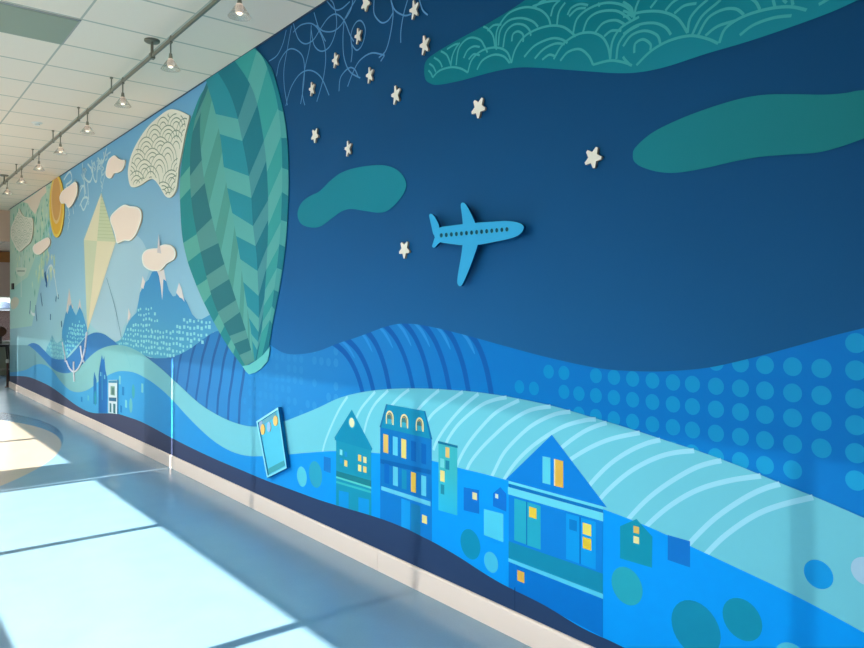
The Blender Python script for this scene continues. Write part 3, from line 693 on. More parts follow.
# ---- teal clouds of the night sky
big_cloud = [(425, 70), (426.5, 62), (433.5, 55), (455.6, 41.6), (491.6, 22), (525, 1), (560, -26), (620, -52), (700, -70), (800, -64), (870, -38), (892, -18), (880, -6), (858, 1), (832, 12.6), (790, 28), (749, 41.8), (707.3, 54), (674, 65), (655, 70), (636, 73), (616, 73.4), (594, 72), (566.7, 70), (538.9, 68), (516.7, 68), (491.7, 72.6), (461, 81), (439, 85), (430.5, 83.4), (426, 79)]
P(spl(big_cloud, True), ramp_paint('printed_teal_cloud', 'z', [(2.5, (34, 132, 150)), (2.8, (24, 118, 132)), (3.3, (20, 104, 116))]))
A = lambda pts: crop(400, 0, 3.6, pts)
B_ = lambda pts: crop(624, 0, 3.6, pts)
sc = [A([(120, 280), (145, 255), (185, 243), (220, 247), (247, 262)]), A([(108, 230), (122, 240), (132, 260)]), A([(125, 208), (145, 222), (155, 243)]), A([(105, 254), (114, 264), (120, 278)]), A([(150, 185), (172, 200), (187, 238)]), A([(172, 178), (196, 163), (212, 158)]),
      A([(205, 236), (213, 180), (235, 148), (262, 136), (292, 145), (306, 166), (318, 190)]), A([(232, 210), (246, 182), (268, 168), (290, 170)]), A([(186, 232), (192, 200), (205, 172), (218, 155)]), A([(250, 215), (268, 196), (290, 200)]),
      A([(247, 262), (262, 215), (300, 182), (350, 172), (388, 188), (404, 228)]), A([(280, 252), (300, 218), (340, 198), (376, 204), (398, 228)]), A([(345, 172), (338, 130), (318, 104), (303, 97)]), A([(318, 112), (340, 92), (368, 90)]),
      A([(357, 165), (364, 110), (395, 75), (440, 66), (480, 78), (500, 98)]), A([(374, 172), (384, 118), (412, 90), (446, 90), (468, 108), (474, 130)]), A([(350, 180), (350, 120), (368, 80), (400, 45), (455, 27), (505, 36), (535, 62), (546, 95)]), A([(405, 150), (410, 124), (428, 114), (446, 126), (446, 152)]), A([(480, 24), (530, 8), (580, 2)]), A([(490, 25), (510, 8), (530, 0)]),
      A([(404, 228), (420, 175), (460, 125), (530, 96), (590, 98), (636, 132)]), A([(450, 206), (488, 165), (545, 140), (582, 142), (606, 156)]), A([(488, 212), (520, 178), (562, 158), (596, 160)]), A([(515, 216), (540, 198), (562, 204)]), A([(568, 92), (575, 45), (598, 10)]), A([(546, 60), (556, 25), (580, 0)]),
      A([(556, 214), (590, 160), (640, 126), (690, 118), (730, 134), (752, 170), (760, 214)]), A([(580, 220), (608, 188), (650, 178), (682, 202), (698, 234)]), A([(698, 234), (760, 219), (810, 226), (838, 237)]), A([(626, 122), (640, 70), (680, 34), (740, 12), (800, 18), (836, 44), (846, 68)]), A([(662, 116), (680, 70), (720, 44), (780, 40), (820, 62), (836, 80)]), A([(706, 118), (735, 84), (780, 74), (816, 92)]), A([(738, 132), (764, 112), (800, 112)]),
      A([(606, 55), (620, 30), (650, 16), (680, 20)]), A([(612, 60), (640, 34), (672, 30)]), A([(716, 12), (722, 24)]), A([(846, 66), (852, 30), (864, 0)]), A([(760, 214), (768, 150), (800, 100), (864, 62)]), A([(782, 214), (790, 160), (820, 118), (864, 92)]),
      B_([(48, 236), (100, 185), (165, 148), (240, 130), (300, 140), (342, 158)]), B_([(346, 156), (368, 104), (430, 62), (520, 34), (600, 26), (660, 38)]), B_([(420, 128), (468, 92), (540, 66), (606, 58)]), B_([(0, 62), (70, 44), (140, 44), (196, 68), (232, 120)]), B_([(232, 120), (240, 70), (270, 30), (305, 0)]),
      B_([(248, 128), (282, 62), (335, 15), (352, 0)]), B_([(270, 128), (306, 66), (360, 36), (406, 34), (434, 54)]), B_([(296, 130), (340, 96), (404, 76)]), B_([(40, 192), (44, 158), (72, 143), (98, 160), (98, 182)]), B_([(0, 168), (30, 128), (78, 112), (122, 128), (134, 160)]), B_([(0, 124), (50, 92), (110, 84), (152, 100), (172, 126)]),
      B_([(0, 205), (6, 215), (26, 236)]), B_([(98, 30), (122, 0)]), B_([(152, 40), (176, 12), (200, -4)]), B_([(184, 50), (220, 22), (264, 14)]), B_([(460, -5), (480, 12), (492, 36)]), B_([(540, 0), (546, 26)]), B_([(608, 0), (611, 20)]), B_([(576, 0), (588, 12)]), B_([(704, 18), (736, 0), (760, -16)]), B_([(36, 62), (30, 30), (0, 8)]), B_([(0, 40), (20, 48), (34, 62)])]
mural.layer()
for s_ in sc: St(s_, .0105, (66, 160, 164), k=5)
P(spl(crop(250, 130, 4.32, [(210, 350), (228, 312), (262, 286), (300, 268), (330, 240), (350, 220), (400, 184), (470, 162), (560, 152), (618, 162), (658, 190), (678, 230), (670, 270), (640, 312), (600, 348), (560, 358), (500, 350), (440, 342), (400, 352), (360, 380), (310, 416), (270, 422), (230, 410), (212, 384)]), True), (34, 132, 152))
P(spl(crop(624, 0, 3.6, [(35, 562), (44, 532), (100, 482), (180, 440), (280, 400), (400, 362), (500, 343), (600, 340), (720, 342), (800, 336), (864, 326), (1000, 330), (1060, 370), (1020, 430), (940, 470), (864, 500), (780, 530), (700, 550), (600, 557), (500, 565), (400, 582), (300, 605), (200, 622), (130, 620), (70, 603), (42, 584)]), True), ramp_paint('printed_teal_cloud_low', 'y', [(.8, (36, 118, 124)), (2.4, (34, 132, 150))]))
# squiggles at the top left of the night sky
Q = lambda pts: crop(250, 0, 4.32, pts)
sq = [Q([(85, 265), (120, 240), (145, 190), (160, 130)]), Q([(118, 330), (130, 270), (160, 222), (190, 212), (225, 235), (238, 280), (236, 360), (222, 450)]), Q([(190, 100), (210, 165), (240, 190), (275, 175), (305, 130), (340, 80), (375, 62), (410, 90), (435, 150), (452, 180)]),
      Q([(190, 140), (225, 108), (275, 105), (310, 150), (330, 230), (322, 330), (292, 440)]), Q([(165, 455), (152, 380), (150, 300), (165, 210), (185, 100)]), Q([(158, 458), (180, 380), (220, 320), (265, 305), (310, 335), (345, 412)]), Q([(240, 455), (230, 400), (240, 300), (262, 200), (268, 110)]),
      Q([(290, 110), (320, 135), (365, 135), (400, 105), (430, 50), (460, 0)]), Q([(268, 130), (280, 195), (310, 222), (345, 205), (370, 150), (378, 90), (365, 20), (350, 0)]), Q([(335, 5), (370, 42), (400, 38), (435, 8)]), Q([(410, 90), (405, 170), (410, 250), (435, 310), (480, 338)]),
      Q([(388, 395), (395, 335), (430, 295), (455, 300), (470, 330)]), Q([(425, 375), (450, 310), (480, 260), (530, 230), (585, 240)]), Q([(585, 240), (568, 266)]), Q([(440, 270), (445, 220), (440, 150), (460, 100), (485, 92), (502, 130), (490, 190), (465, 218), (442, 190)]), Q([(560, 250), (590, 220), (610, 150), (622, 60), (612, 0)]),
      Q([(540, 0), (540, 60), (570, 98), (600, 90), (622, 55)]), Q([(612, 0), (630, 45), (670, 68), (700, 62)]), Q([(655, 186), (656, 130), (668, 60), (685, 0)]), Q([(735, 0), (750, 45), (772, 66)]), Q([(280, 55), (300, 120), (330, 180)]), Q([(418, 80), (440, 40), (448, 0)])]
mural.layer()
for s_ in sq: St(s_, .0095, (92, 146, 196))
# small black fixture mark
BACK = WALL_X - .0008 - mural.n * mural.step + .0001
tag(obj('mural', mural.bm, mural.mats, recenter=False), 'floor-to-ceiling printed mural of blue hills, houses, clouds and night sky covering the long wall', 'mural')

# ---------------------------------------------------------------- raised pieces on the mural
def raised_thing(*a, label, cat, group=None, **k):
    return tag(raised(*a, **k), label, cat, group)
cream = (222, 210, 200); cream_edge = (246, 246, 240)
def inner(pts, f):
    cx = sum(p[0] for p in pts) / len(pts); cy = sum(p[1] for p in pts) / len(pts)
    return [(cx + (p[0] - cx) * f, cy + (p[1] - cy) * f) for p in pts]
def soft_cloud(px, label, extra=None, back=None):
    def deco(fl):
        fl.poly(spl(inner(px, .93), True), (248, 230, 220))
        if extra: extra(fl)
    return raised_thing('cloud_cutout', px, .014, cream_edge, (206, 186, 166), deco, back=back, label=label, cat='wall cloud', group='raised cloud panels on the mural')
soft_cloud(crop(0, 200, 5.76, [(672, 248), (662, 205), (648, 160), (634, 120), (640, 88), (680, 48), (716, 27), (745, 35), (780, 38), (808, 56), (815, 100), (802, 150), (780, 200), (750, 233), (715, 234), (690, 244)]), 'rounded cream cloud panel touching the right corner of the kite')
soft_cloud(crop(100, 130, 8.64, [(70, 265), (95, 235), (125, 219), (155, 245), (185, 258), (212, 260), (210, 300), (188, 348), (150, 370), (120, 375), (95, 414), (70, 416), (50, 390), (52, 330)]), 'small cream cloud panel between the ceiling and the kite tip')
soft_cloud(crop(0, 170, 7.2, [(428, 200), (440, 165), (460, 140), (500, 112), (540, 85), (555, 110), (553, 170), (530, 230), (500, 270), (485, 268), (470, 242), (440, 240)]), 'small cream cloud panel overlapping the right side of the golden sun', back=BACK - .0118)
soft_cloud(crop(0, 170, 7.2, [(235, 570), (245, 540), (290, 510), (340, 485), (360, 505), (355, 540), (320, 580), (280, 610), (250, 602)]), 'slanted cream cloud panel below and left of the golden sun')
soft_cloud(crop(90, 200, 5.76, [(298, 335), (306, 305), (328, 286), (360, 279), (392, 277), (408, 262), (435, 255), (470, 265), (492, 300), (484, 340), (442, 366), (424, 386), (398, 408), (345, 405), (308, 378)]), 'heart-like cream cloud panel pierced by the snowy mountain peak',
           lambda fl: fl.poly([(157.2, 252.6), (158.6, 233.8), (159.8, 245), (161.3, 253.6)], (214, 206, 212)))
def patterned(px, label, lcol, line, body, dx, dy):
    xs = [p[0] for p in px]; ys_ = [p[1] for p in px]
    poly = spl(px, True)
    def inside(x, y):
        c = False; j = len(poly) - 1
        for i in range(len(poly)):
            xi, yi = poly[i]; xj, yj = poly[j]
            if (yi > y) != (yj > y) and x < (xj - xi) * (y - yi) / (yj - yi) + xi: c = not c
            j = i
        return c
    def deco(fl):
        fl.step = .000006; fl.poly(spl(inner(px, .95), True), body)
        cxm, cym = sum(xs) / len(xs), sum(ys_) / len(ys_)
        def ok(p): return inside(*p) and inside(p[0] + (p[0] - cxm) * .07, p[1] + (p[1] - cym) * .07)
        row = 0; y = min(ys_)
        while y < max(ys_) + dy * 1.5:
            x = min(xs) - dx * (1 + .5 * (row % 2))
            while x < max(xs) + dx:
                x += dx
                jx = x + .14 * dx * math.sin(row * 2.1 + x); jj = 1 + .2 * math.sin(x * .9 + row * 1.3)
                yy = y - (x - min(xs)) * .10
                def dome(k): return [(jx - dx * .54 * k, yy + .2), (jx - dx * .47 * k, yy - dy * .7 * k * jj), (jx - dx * .26 * k, yy - dy * 1.22 * k * jj), (jx, yy - dy * 1.42 * k * jj), (jx + dx * .26 * k, yy - dy * 1.22 * k * jj), (jx + dx * .47 * k, yy - dy * .7 * k * jj), (jx + dx * .54 * k, yy + .2)]
                full = dome(1.0)
                if all(ok(p) for p in full): fl.poly(full, body)
                fl.layer()
                for k in (1.0, .70, .40):
                    seg = []
                    for p in spl(dome(k), False, 2):
                        if ok(p): seg.append(p)
                        else:
                            if len(seg) > 1: fl.stroke(seg, line, lcol, new=False, curve=False)
                            seg = []
                    if len(seg) > 1: fl.stroke(seg, line, lcol, new=False, curve=False)
            y += dy; row += 1
    return raised_thing('cloud_cutout', px, .014, (236, 234, 222), (190, 186, 166), deco, label=label, cat='wall cloud', group='raised cloud panels on the mural')
patterned(crop(90, 100, 5.76, [(219, 440), (221, 385), (240, 310), (280, 230), (335, 152), (400, 92), (455, 56), (500, 58), (556, 82), (570, 100), (548, 196), (528, 300), (510, 392), (503, 470), (494, 520), (470, 556), (448, 562), (428, 545), (402, 500), (370, 460), (340, 458), (290, 490), (250, 503), (230, 490)]),
          'large off-white cloud panel with scale-like line pattern beside the balloon', (134, 152, 136), .0115, (232, 230, 218), 16.5, 11)
patterned(crop(0, 170, 7.2, [(78, 480), (80, 415), (105, 355), (128, 305), (136, 278), (152, 310), (170, 332), (200, 342), (233, 352), (236, 440), (220, 515), (180, 555), (140, 588), (115, 562), (94, 520)]),
          'off-white cloud panel with scale-like line pattern near the far end of the mural', (190, 200, 184), .016, (228, 228, 216), 6, 6)
# sun
def sun_deco(fl):
    fl.poly([(56.6 + 6.2 * math.cos(a * .19635), 206 + 28.4 * math.sin(a * .19635)) for a in range(32)], (226, 178, 66))
    fl.poly([(56.3 + 5.2 * math.cos(a * .19635), 200.5 + 23.4 * math.sin(a * .19635)) for a in range(32)], (226, 196, 140))
    fl.poly([(56.3 + 4.3 * math.cos(a * .19635), 199 + 21.6 * math.sin(a * .19635)) for a in range(32)], (208, 160, 98))
raised_thing('sun_cutout', [(56.6 + 7.4 * math.cos(a * .19635), 206.4 + 31.2 * math.sin(a * .19635)) for a in range(32)], .012, (232, 206, 96), (200, 160, 80), sun_deco,
             label='golden oval sun disc with a tan centre high on the wall under the ceiling', cat='wall sun', curve=False)

# balloon
Lft = [(213, 70), (207, 84.4), (200, 96), (194.7, 109), (188.6, 127), (184.8, 143.7), (181.4, 166), (179.8, 188), (180.3, 208), (182, 234), (185.5, 253), (190.5, 270), (202, 298.5), (217, 328), (229, 348), (242.7, 366.6)]
G1 = [(210, 75), (201, 97), (195, 120), (191, 144), (190, 168), (190.6, 190), (192.6, 210), (196.4, 232), (202, 258), (212.5, 298.5), (224, 325), (239, 354), (245.4, 366)]
G2 = [(214, 70), (208, 88), (202, 107), (200, 126), (201, 151), (204, 178), (208, 200), (214, 226), (220, 248.6), (227, 272), (237.4, 304), (247.7, 336.6), (254, 361.6)]
Mm = [(206, 80), (208, 87), (215.7, 114), (220.6, 138.8), (224, 168), (228, 192), (232.4, 213.5), (236.4, 237), (240.4, 260), (243.6, 284), (247.7, 310), (251, 331), (254.6, 361.4)]
Cc = [(213, 68), (218, 73), (229, 92), (236.7, 114), (242, 139), (247.6, 168), (251, 193), (253, 225), (256.5, 254.5), (258, 281), (259, 313), (258, 342.5), (255.4, 361.3)]
G4 = [(232, 59), (236.7, 63.5), (249, 82), (257, 103), (263.6, 138.8), (266.8, 168), (268.2, 200), (268, 234), (266.6, 266), (263.8, 307), (261, 336.6), (256.5, 361.2)]
G5 = [(252, 45), (257, 50), (265, 62), (275.4, 94), (280.4, 126), (282.2, 163.5), (281.6, 207), (279, 248), (274, 292), (268.4, 328), (262, 356)]
Rt = [(249.1, 44), (254.1, 48.6), (260.1, 53.6), (267.1, 62), (272.8, 72), (281.1, 102), (286.1, 130), (288.3, 165), (288.1, 200), (285.5, 243), (279.5, 287), (273.6, 316), (268.8, 347)]
def x_at(g, y):
    g2 = spl(g, False, 6)
    for a, b_ in zip(g2, g2[1:]):
        if (a[1] - y) * (b_[1] - y) <= 0 and a[1] != b_[1]: return a[0] + (b_[0] - a[0]) * (y - a[1]) / (b_[1] - a[1])
    return g2[0][0] if y < g2[0][1] else g2[-1][0]
def gore(fl, ga, gb, base, alt, bands):
    ya, yb = ga[0][1], ga[-1][1]
    fl.poly(spl(ga) + spl(gb)[::-1], base); fl.layer()
    for a0, a1, b0, b1 in bands:
        n = 5
        def side(g, y0, y1): return [(x_at(g, y0 + (y1 - y0) * i / n), y0 + (y1 - y0) * i / n) for i in range(n + 1)]
        fl.poly(side(ga, a0, a1) + side(gb, b0, b1)[::-1], alt, new=False)
kC = [(62, 84), (119, 141), (176, 198), (227, 247), (271, 297), (316, 330), (346, 352)]
def offs(o1, o2, sk=1.0):
    return [(a + o1, b_ + o1, a + o2, b_ + o2) for a, b_ in kC]
def balloon_deco(fl):
    gore(fl, Lft, G1, (48, 144, 150), (98, 176, 166), [(178, 200, 166, 188), (243, 262, 234, 252), (286, 303, 279, 294), (322, 334, 314, 326), (346, 354, 339, 347)])
    gore(fl, G1, G2, (52, 122, 132), (92, 154, 152), [(118, 132, 96, 112), (176, 198, 160, 183), (233, 252, 218, 243), (276, 291, 264, 279), (312, 324, 300, 312), (336, 344, 330, 338), (355, 366, 350, 361)])
    gore(fl, G2, Mm, (86, 158, 150), (100, 176, 170), [(150, 178, 100, 128), (205, 232, 152, 182), (252, 276, 204, 226), (290, 310, 248, 270), (322, 338, 290, 308), (345, 354, 320, 334)])
    gore(fl, Mm, Cc, (48, 146, 164), (98, 176, 174), [(114, 134, 119, 141), (167, 188, 176, 198), (213, 236, 226, 246), (259, 282, 271, 296), (306, 318, 318, 332), (334, 341, 342, 350)])
    gore(fl, Cc, G4, (38, 122, 140), (80, 150, 160), [(119, 141, 84, 105), (176, 198, 141, 161), (226, 246, 200, 220), (271, 296, 246, 268), (318, 332, 298, 312), (342, 350, 330, 340)])
    gore(fl, G4, G5, (62, 160, 160), (94, 174, 172), [(80, 104, 50, 68), (141, 172, 108, 136), (198, 226, 166, 192), (248, 270, 222, 246), (290, 306, 268, 288), (322, 333, 306, 320)])
    gore(fl, G5, Rt, (34, 126, 142), (80, 162, 164), [(110, 138, 112, 138), (168, 192, 170, 196), (220, 244, 222, 247), (268, 290, 270, 292), (306, 320, 310, 324)])
env_px = spl(Lft) + [(255, 361), (264, 354)] + spl(Rt)[::-1] + [(230, 50)]
bal = empty('hot_air_balloon', (BACK, 6.0, 1.0))
tag(bal, 'tall teal striped hot air balloon rising to the ceiling beside the patterned cloud', 'wall balloon')
M_tedge = (70, 158, 172)
e_ = raised('envelope', env_px, .003, (60, 150, 158), M_tedge, balloon_deco, curve=False)
r_ = raised('envelope_rim', [(242.4, 366), (249, 365), (256, 360.6), (263, 355), (269.9, 346.6), (269, 354), (267.6, 361), (261, 368.6), (255, 372.6), (248.8, 374.4), (245.4, 371)], .006, (112, 206, 206), (60, 150, 168), None, curve=False)
for q in (e_, r_):
    q.parent = bal; q.location = q.location - bal.location
# basket: shallow tray, tilted
def basket():
    root = empty('balloon_basket', (BACK, wall_pt(275, 443)[0], wall_pt(275, 443)[1]))
    tag(root, 'tilted pale blue balloon basket panel with three coloured ovals', 'wall basket')
    cor = [(256.2, 421.4), (278, 407.2), (286.7, 468), (267, 478)]
    body = raised('basket_face', cor, .03, (86, 192, 226), (28, 130, 186), None, curve=False)
    xf = BACK - .03
    def quad_at(u, v):   # u across, v down
        a = [cor[0][i] + (cor[1][i] - cor[0][i]) * u for i in (0, 1)]; b2 = [cor[3][i] + (cor[2][i] - cor[3][i]) * u for i in (0, 1)]
        return [a[i] + (b2[i] - a[i]) * v for i in (0, 1)]
    parts = [body]
    def plate(name, quads, th, c, side):
        parts.append(raised(name, quads, th, c, side, None, curve=False, back=xf))
    def W(u0, u1, v0, v1): return [quad_at(u0, v0), quad_at(u1, v0), quad_at(u1, v1), quad_at(u0, v1)]
    plate('rim', W(0, 1, 0, .035), .01, (150, 222, 240), (34, 120, 170)); plate('rim', W(0, .055, .035, .97), .01, (140, 216, 238), (34, 120, 170))
    plate('rim', W(.945, 1, .035, .97), .01, (120, 206, 236), (18, 100, 150)); plate('rim', W(0, 1, .97, 1), .01, (130, 218, 240), (18, 100, 150))
    plate('slot', W(.12, .88, .055, .12), .002, (108, 168, 190), (60, 120, 150)); plate('slot', W(.1, .92, .86, .95), .002, (70, 158, 176), (40, 110, 140))
    for u, v, cs, rx, ry in ((.2, .19, (238, 196, 110), 2.1, 5.4), (.48, .21, (158, 190, 232), 1.9, 5.2), (.8, .18, (240, 196, 118), 2.3, 5.2)):
        c = quad_at(u, v)
        parts.append(raised('oval', [(c[0] + rx * math.cos(a * .3927), c[1] + ry * math.sin(a * .3927)) for a in range(16)], .006, cs, (190, 160, 110), None, curve=False, back=xf))
    c = quad_at(.16, .10)
    parts.append(raised('oval', [(c[0] + 1.8 * math.cos(a * .3927), c[1] + 5 * math.sin(a * .3927)) for a in range(16)], .004, (150, 176, 214), (110, 140, 180), None, curve=False, back=xf))
    for q in parts: q.parent = root; q.location = q.location - root.location
basket()

# aeroplane
K = lambda pts: crop(420, 190, 6.48, pts)
body_px = K([(672, 245), (664, 226), (640, 213), (600, 204), (550, 200), (500, 203), (430, 208), (356, 213), (280, 221), (200, 231), (130, 242), (100, 262), (92, 290), (104, 325), (128, 338), (200, 349), (275, 357), (380, 354), (480, 336), (560, 320), (620, 302), (658, 275)])
wing_up = K([(278, 240), (277, 215), (270, 150), (264, 104), (268, 86), (280, 82), (296, 92), (320, 132), (345, 185), (360, 225), (358, 245), (320, 260)])
wing_dn = K([(278, 330), (275, 360), (266, 430), (250, 520), (241, 588), (246, 614), (260, 623), (276, 608), (312, 530), (346, 440), (376, 350), (372, 325), (320, 310)])
tail_up = K([(118, 256), (124, 235), (112, 204), (92, 170), (74, 155), (62, 158), (60, 172), (72, 228), (86, 285), (104, 295)])
tail_dn = K([(96, 310), (84, 344), (78, 364), (86, 373), (98, 370), (116, 350), (132, 334), (116, 310)])
pl = empty('aeroplane_cutout', (BACK, wall_pt(476, 232)[0], wall_pt(476, 232)[1]))
tag(pl, 'light blue aeroplane panel with a row of round windows standing off the night sky', 'wall aeroplane')
pb = (62, 172, 226); ps = (16, 62, 112)
STAND = BACK - .03
parts = [raised('fuselage', body_px, .016, pb, ps, None, back=STAND)]
for nme, px_, th in (('wing', wing_up, .0155), ('wing', wing_dn, .0155), ('tail_fin', tail_up, .015), ('tail_fin', tail_dn, .015)): parts.append(raised(nme, px_, th, pb, ps, None, back=STAND))
for i in range(14):
    x = 137 + (562 - 137) * i / 13; y = 294 - (294 - 255) * i / 13
    c = K([(x, y)])[0]
    parts.append(raised('cabin_window', [(c[0] + 1.35 * math.cos(a * .3927), c[1] + 2.2 * math.sin(a * .3927)) for a in range(16)], .002, (30, 84, 104), (110, 150, 120), None, curve=False, back=STAND - .016))
for c in ((445, 234), (500, 230), (470, 238)):
    y_, z_ = wall_pt(c[0], c[1])
    b = bmesh.new(); box(b, STAND - .002, BACK, y_ - .012, y_ + .012, z_ - .012, z_ + .012)
    parts.append(obj('standoff', b, M_dark))
for q in parts: q.parent = pl; q.location = q.location - pl.location

# stars
M_star = mat('cream_painted_foam_star', (238, 230, 218), .6); M_stare = mat('star_edge', (150, 140, 130), .7)
def star(px, py, R, first, label, turn=False):
    y, z = wall_pt(px - .9, py, BACK - .012)
    o = bpy.data.objects.new('star_cutout', STAR.data) if False else None
    bm = bmesh.new(); poly = []
    for k in range(10):
        a = math.radians(first + 36 * k); r = R * .95 if k % 2 == 0 else R * (.42 if first == G else .49)
        # blunt, slightly rounded tips
        if k % 2 == 0:
            for da in (-7, 7): poly.append((r * .97 * math.cos(a + math.radians(da)), r * .97 * math.sin(a + math.radians(da))))
        else: poly.append((r * math.cos(a), r * math.sin(a)))
    poly = [(-p[0] * (.78 if first == G else 1), p[1]) for p in poly]          # seen from the room the y axis runs to the left
    if True: slab(bm, poly, -.012, 0)
    o = obj('star_cutout', bm, [M_star, M_stare], recenter=False); o.location = (BACK, y, z)
    return tag(o, label, 'wall star', 'raised stars on the night sky')
G = 100
star_list = [(366.4, 3.2, .054, 270, 'cream star cut by the top edge of the photo, above the squiggles'),
 (414.8, 9.7, .06, G, 'cream star right of the squiggles, nearest the left tip of the scalloped cloud from above'),
 (358.8, 36, .056, G, 'cream star inside a thin looped squiggle under the topmost star'),
 (425.2, 45.1, .06, G, 'cream star just above and left of the scalloped teal cloud tip'),
 (336, 60.2, .056, G, 'cream star between crossing squiggle lines, second nearest the balloon'),
 (370.4, 75.2, .056, G, 'cream star at the lower right end of the squiggles'),
 (312.5, 89, .054, G, 'cream star under the squiggle arch nearest the balloon'),
 (396.5, 95, .062, G, 'cream star below the left tip of the scalloped cloud, clear of squiggles'),
 (315.5, 135.4, .056, 270, 'cream star right of the balloon, above the smooth bean-shaped cloud'),
 (348.8, 148.6, .056, G, 'cream star directly above the bean-shaped teal cloud'),
 (405, 249.6, .056, 270, 'cream star left of the aeroplane tail, lowest of all the stars'),
 (479, 107.8, .057, 270, 'cream star above the aeroplane, under the scalloped cloud'),
 (593.6, 157.6, .05, 278, 'cream star farthest right, beside the long plain teal cloud')]
for a in star_list: star(*a)

# white forked branch, white window front
br = bmesh.new()
def rod(bm, pts, r, X=None):
    X = BACK - r * .9
    P3 = [(X, *wall_pt(p[0], p[1], X)) for p in spl(pts, False, 5)]
    tube(bm, P3, r, 8)
M_white = mat('white_gloss_acrylic', (226, 228, 240), .4)
root = empty('branch_cutout', (BACK, wall_pt(74, 365)[0], wall_pt(74, 365)[1])); tag(root, 'thin white forked branch shape on the dark blue wave, far left', 'wall ornament')
ps_ = []
for nm, pts, r in (('fork', [(66.4, 361), (68.6, 366.6), (71, 370.2), (73.7, 371.9), (76.4, 370.6), (79.4, 366.6), (82.2, 360), (84.6, 351), (85.8, 341), (86.8, 332)], .012), ('stem', [(73.6, 361.5), (73.8, 371), (74.3, 381.5)], .012), ('twig', [(80.6, 346), (81.4, 352), (82.4, 358), (83.9, 362.5)], .012), ('twig', [(62.2, 342), (63.4, 349), (65, 356), (65.2, 362)], .007)):
    b = bmesh.new(); rod(b, pts, r); ps_.append(obj(nm, b, M_white))
for q in ps_: q.parent = root; q.location = q.location - root.location
def wf(fl):
    fl.rect(108.6, 117, 380.6, 382.8, 380.4, 383, (70, 140, 180)); fl.rect(110.6, 114.8, 386, 394.8, 386.4, 395.6, (120, 160, 150)); fl.rect(111.8, 114, 387.6, 394, 388, 394.6, (88, 128, 130))
    fl.rect(109, 116.4, 397.4, 400.8, 397.8, 401.6, (60, 112, 150)); fl.rect(109.6, 111.4, 403, 412, 403.4, 412.6, (60, 122, 140)); fl.rect(113.2, 115.4, 403.6, 412.8, 404, 413.6, (60, 122, 140))
raised_thing('window_front_cutout', [(108.4, 380.2), (117.2, 380), (117.2, 414), (108.4, 413)], .012, (198, 220, 232), (70, 150, 190), wf, label='small white window front panel beside the blue castle towers', cat='wall ornament', curve=False)
y_, z_ = wall_pt(13.9, 286.4)
tag(obj('wall_fixture', boxbm(BACK - .03, BACK, y_ - .07, y_ + .07, z_ - .06, z_ + .06), M_dark), 'small black fixture on the green end of the mural', 'fixture')

# ---------------------------------------------------------------- ceiling fittings
pr = empty('ceiling_light_panel', (.66, 5.915, CEIL)); tag(pr, 'unlit grey-green light panel set in the ceiling grid', 'ceiling light')
obj('panel_frame', boxbm(-1.22 / 2, 1.22 / 2, -.30, .30, -.006, -.0005), M_sill, pr); obj('diffuser', boxbm(-1.19 / 2, 1.19 / 2, -.285, .285, -.010, -.006), mat('unlit_diffuser', (150, 160, 142), .5), pr)
b = lathebm([(0, 0), (.055, 0), (.052, -.008), (.03, -.012), (.028, -.03), (0, -.032)], 20)
d = tag(obj('sprinkler_head', b, mat('white_plastic', (236, 234, 228), .5), recenter=False), 'small round white sprinkler head on the ceiling left of the track', 'sprinkler'); d.location = (1.576, 8.98, CEIL - .0005)

RX, RZ = 1.79, 3.538
rail = empty('track_rail', (RX, 9, RZ)); tag(rail, 'long bronze lighting track hung below the ceiling along the mural', 'lighting track')
obj('rail_bar', boxbm(-.008, .008, -8.9, 4.6, -.012, .012), M_track, rail)
for y in [5.69 - 1.2 * 2, 5.69 - 1.2 * 3.5, 6.82, 8.03, 9.25, 10.47, 11.69]:
    b = bmesh.new(); tube(b, [(0, y - 9 + (0), .01), (0, y - 9, CEIL - RZ)], .006, 8); lathe(b, [(0, 0), (.014, 0), (.014, -.012), (0, -.012)], 12, (0, y - 9, CEIL - RZ)); box(b, -.012, .012, y - 9 - .014, y - 9 + .014, -.02, .02)
    obj('standoff', b, M_track, rail)
for k in range(8):
    y = 4.07 + 1.2 * k - 9
    b = bmesh.new(); box(b, -.011, .011, y - .012, y + .012, -.023, .016); tube(b, [(0, y, .014), (0, y, .032)], .0055, 8); obj('lamp_clip', b, M_track, rail)
for y in (5.69, 12.75):
    b = bmesh.new(); lathe(b, [(0, 0), (.058, 0), (.058, -.012), (.05, -.018), (0, -.018)], 28, (0, y - 9, CEIL - RZ)); cp = obj('canopy', b, M_track, rail)
    b = bmesh.new(); tube(b, [(0, y - 9, CEIL - RZ - .015), (0, y - 9, .01)], .011, 10); box(b, -.018, .018, y - 9 - .02, y - 9 + .02, -.022, .02); obj('power_feed', b, M_track, rail)
m_clear, nt, b = new_mat('frosted_clear_glass_cone'); nt.nodes.remove(b)
tr = nt.nodes.new('ShaderNodeBsdfTransparent'); df = nt.nodes.new('ShaderNodeBsdfTranslucent'); gl = nt.nodes.new('ShaderNodeBsdfGlossy'); gl.inputs['Roughness'].default_value = .15
tr.inputs[0].default_value = (.93, .92, .9, 1); df.inputs[0].default_value = (.75, .74, .7, 1)
a1 = nt.nodes.new('ShaderNodeMixShader'); a1.inputs[0].default_value = .2; a2 = nt.nodes.new('ShaderNodeMixShader'); a2.inputs[0].default_value = .08
nt.links.new(tr.outputs[0], a1.inputs[1]); nt.links.new(df.outputs[0], a1.inputs[2]); nt.links.new(a1.outputs[0], a2.inputs[1]); nt.links.new(gl.outputs[0], a2.inputs[2]); nt.links.new(a2.outputs[0], nt.nodes['Material Output'].inputs[0])
M_pink = mat('pinkish_inner_glass', (240, 222, 208), .4, emit=(255, 214, 196), estr=.22)
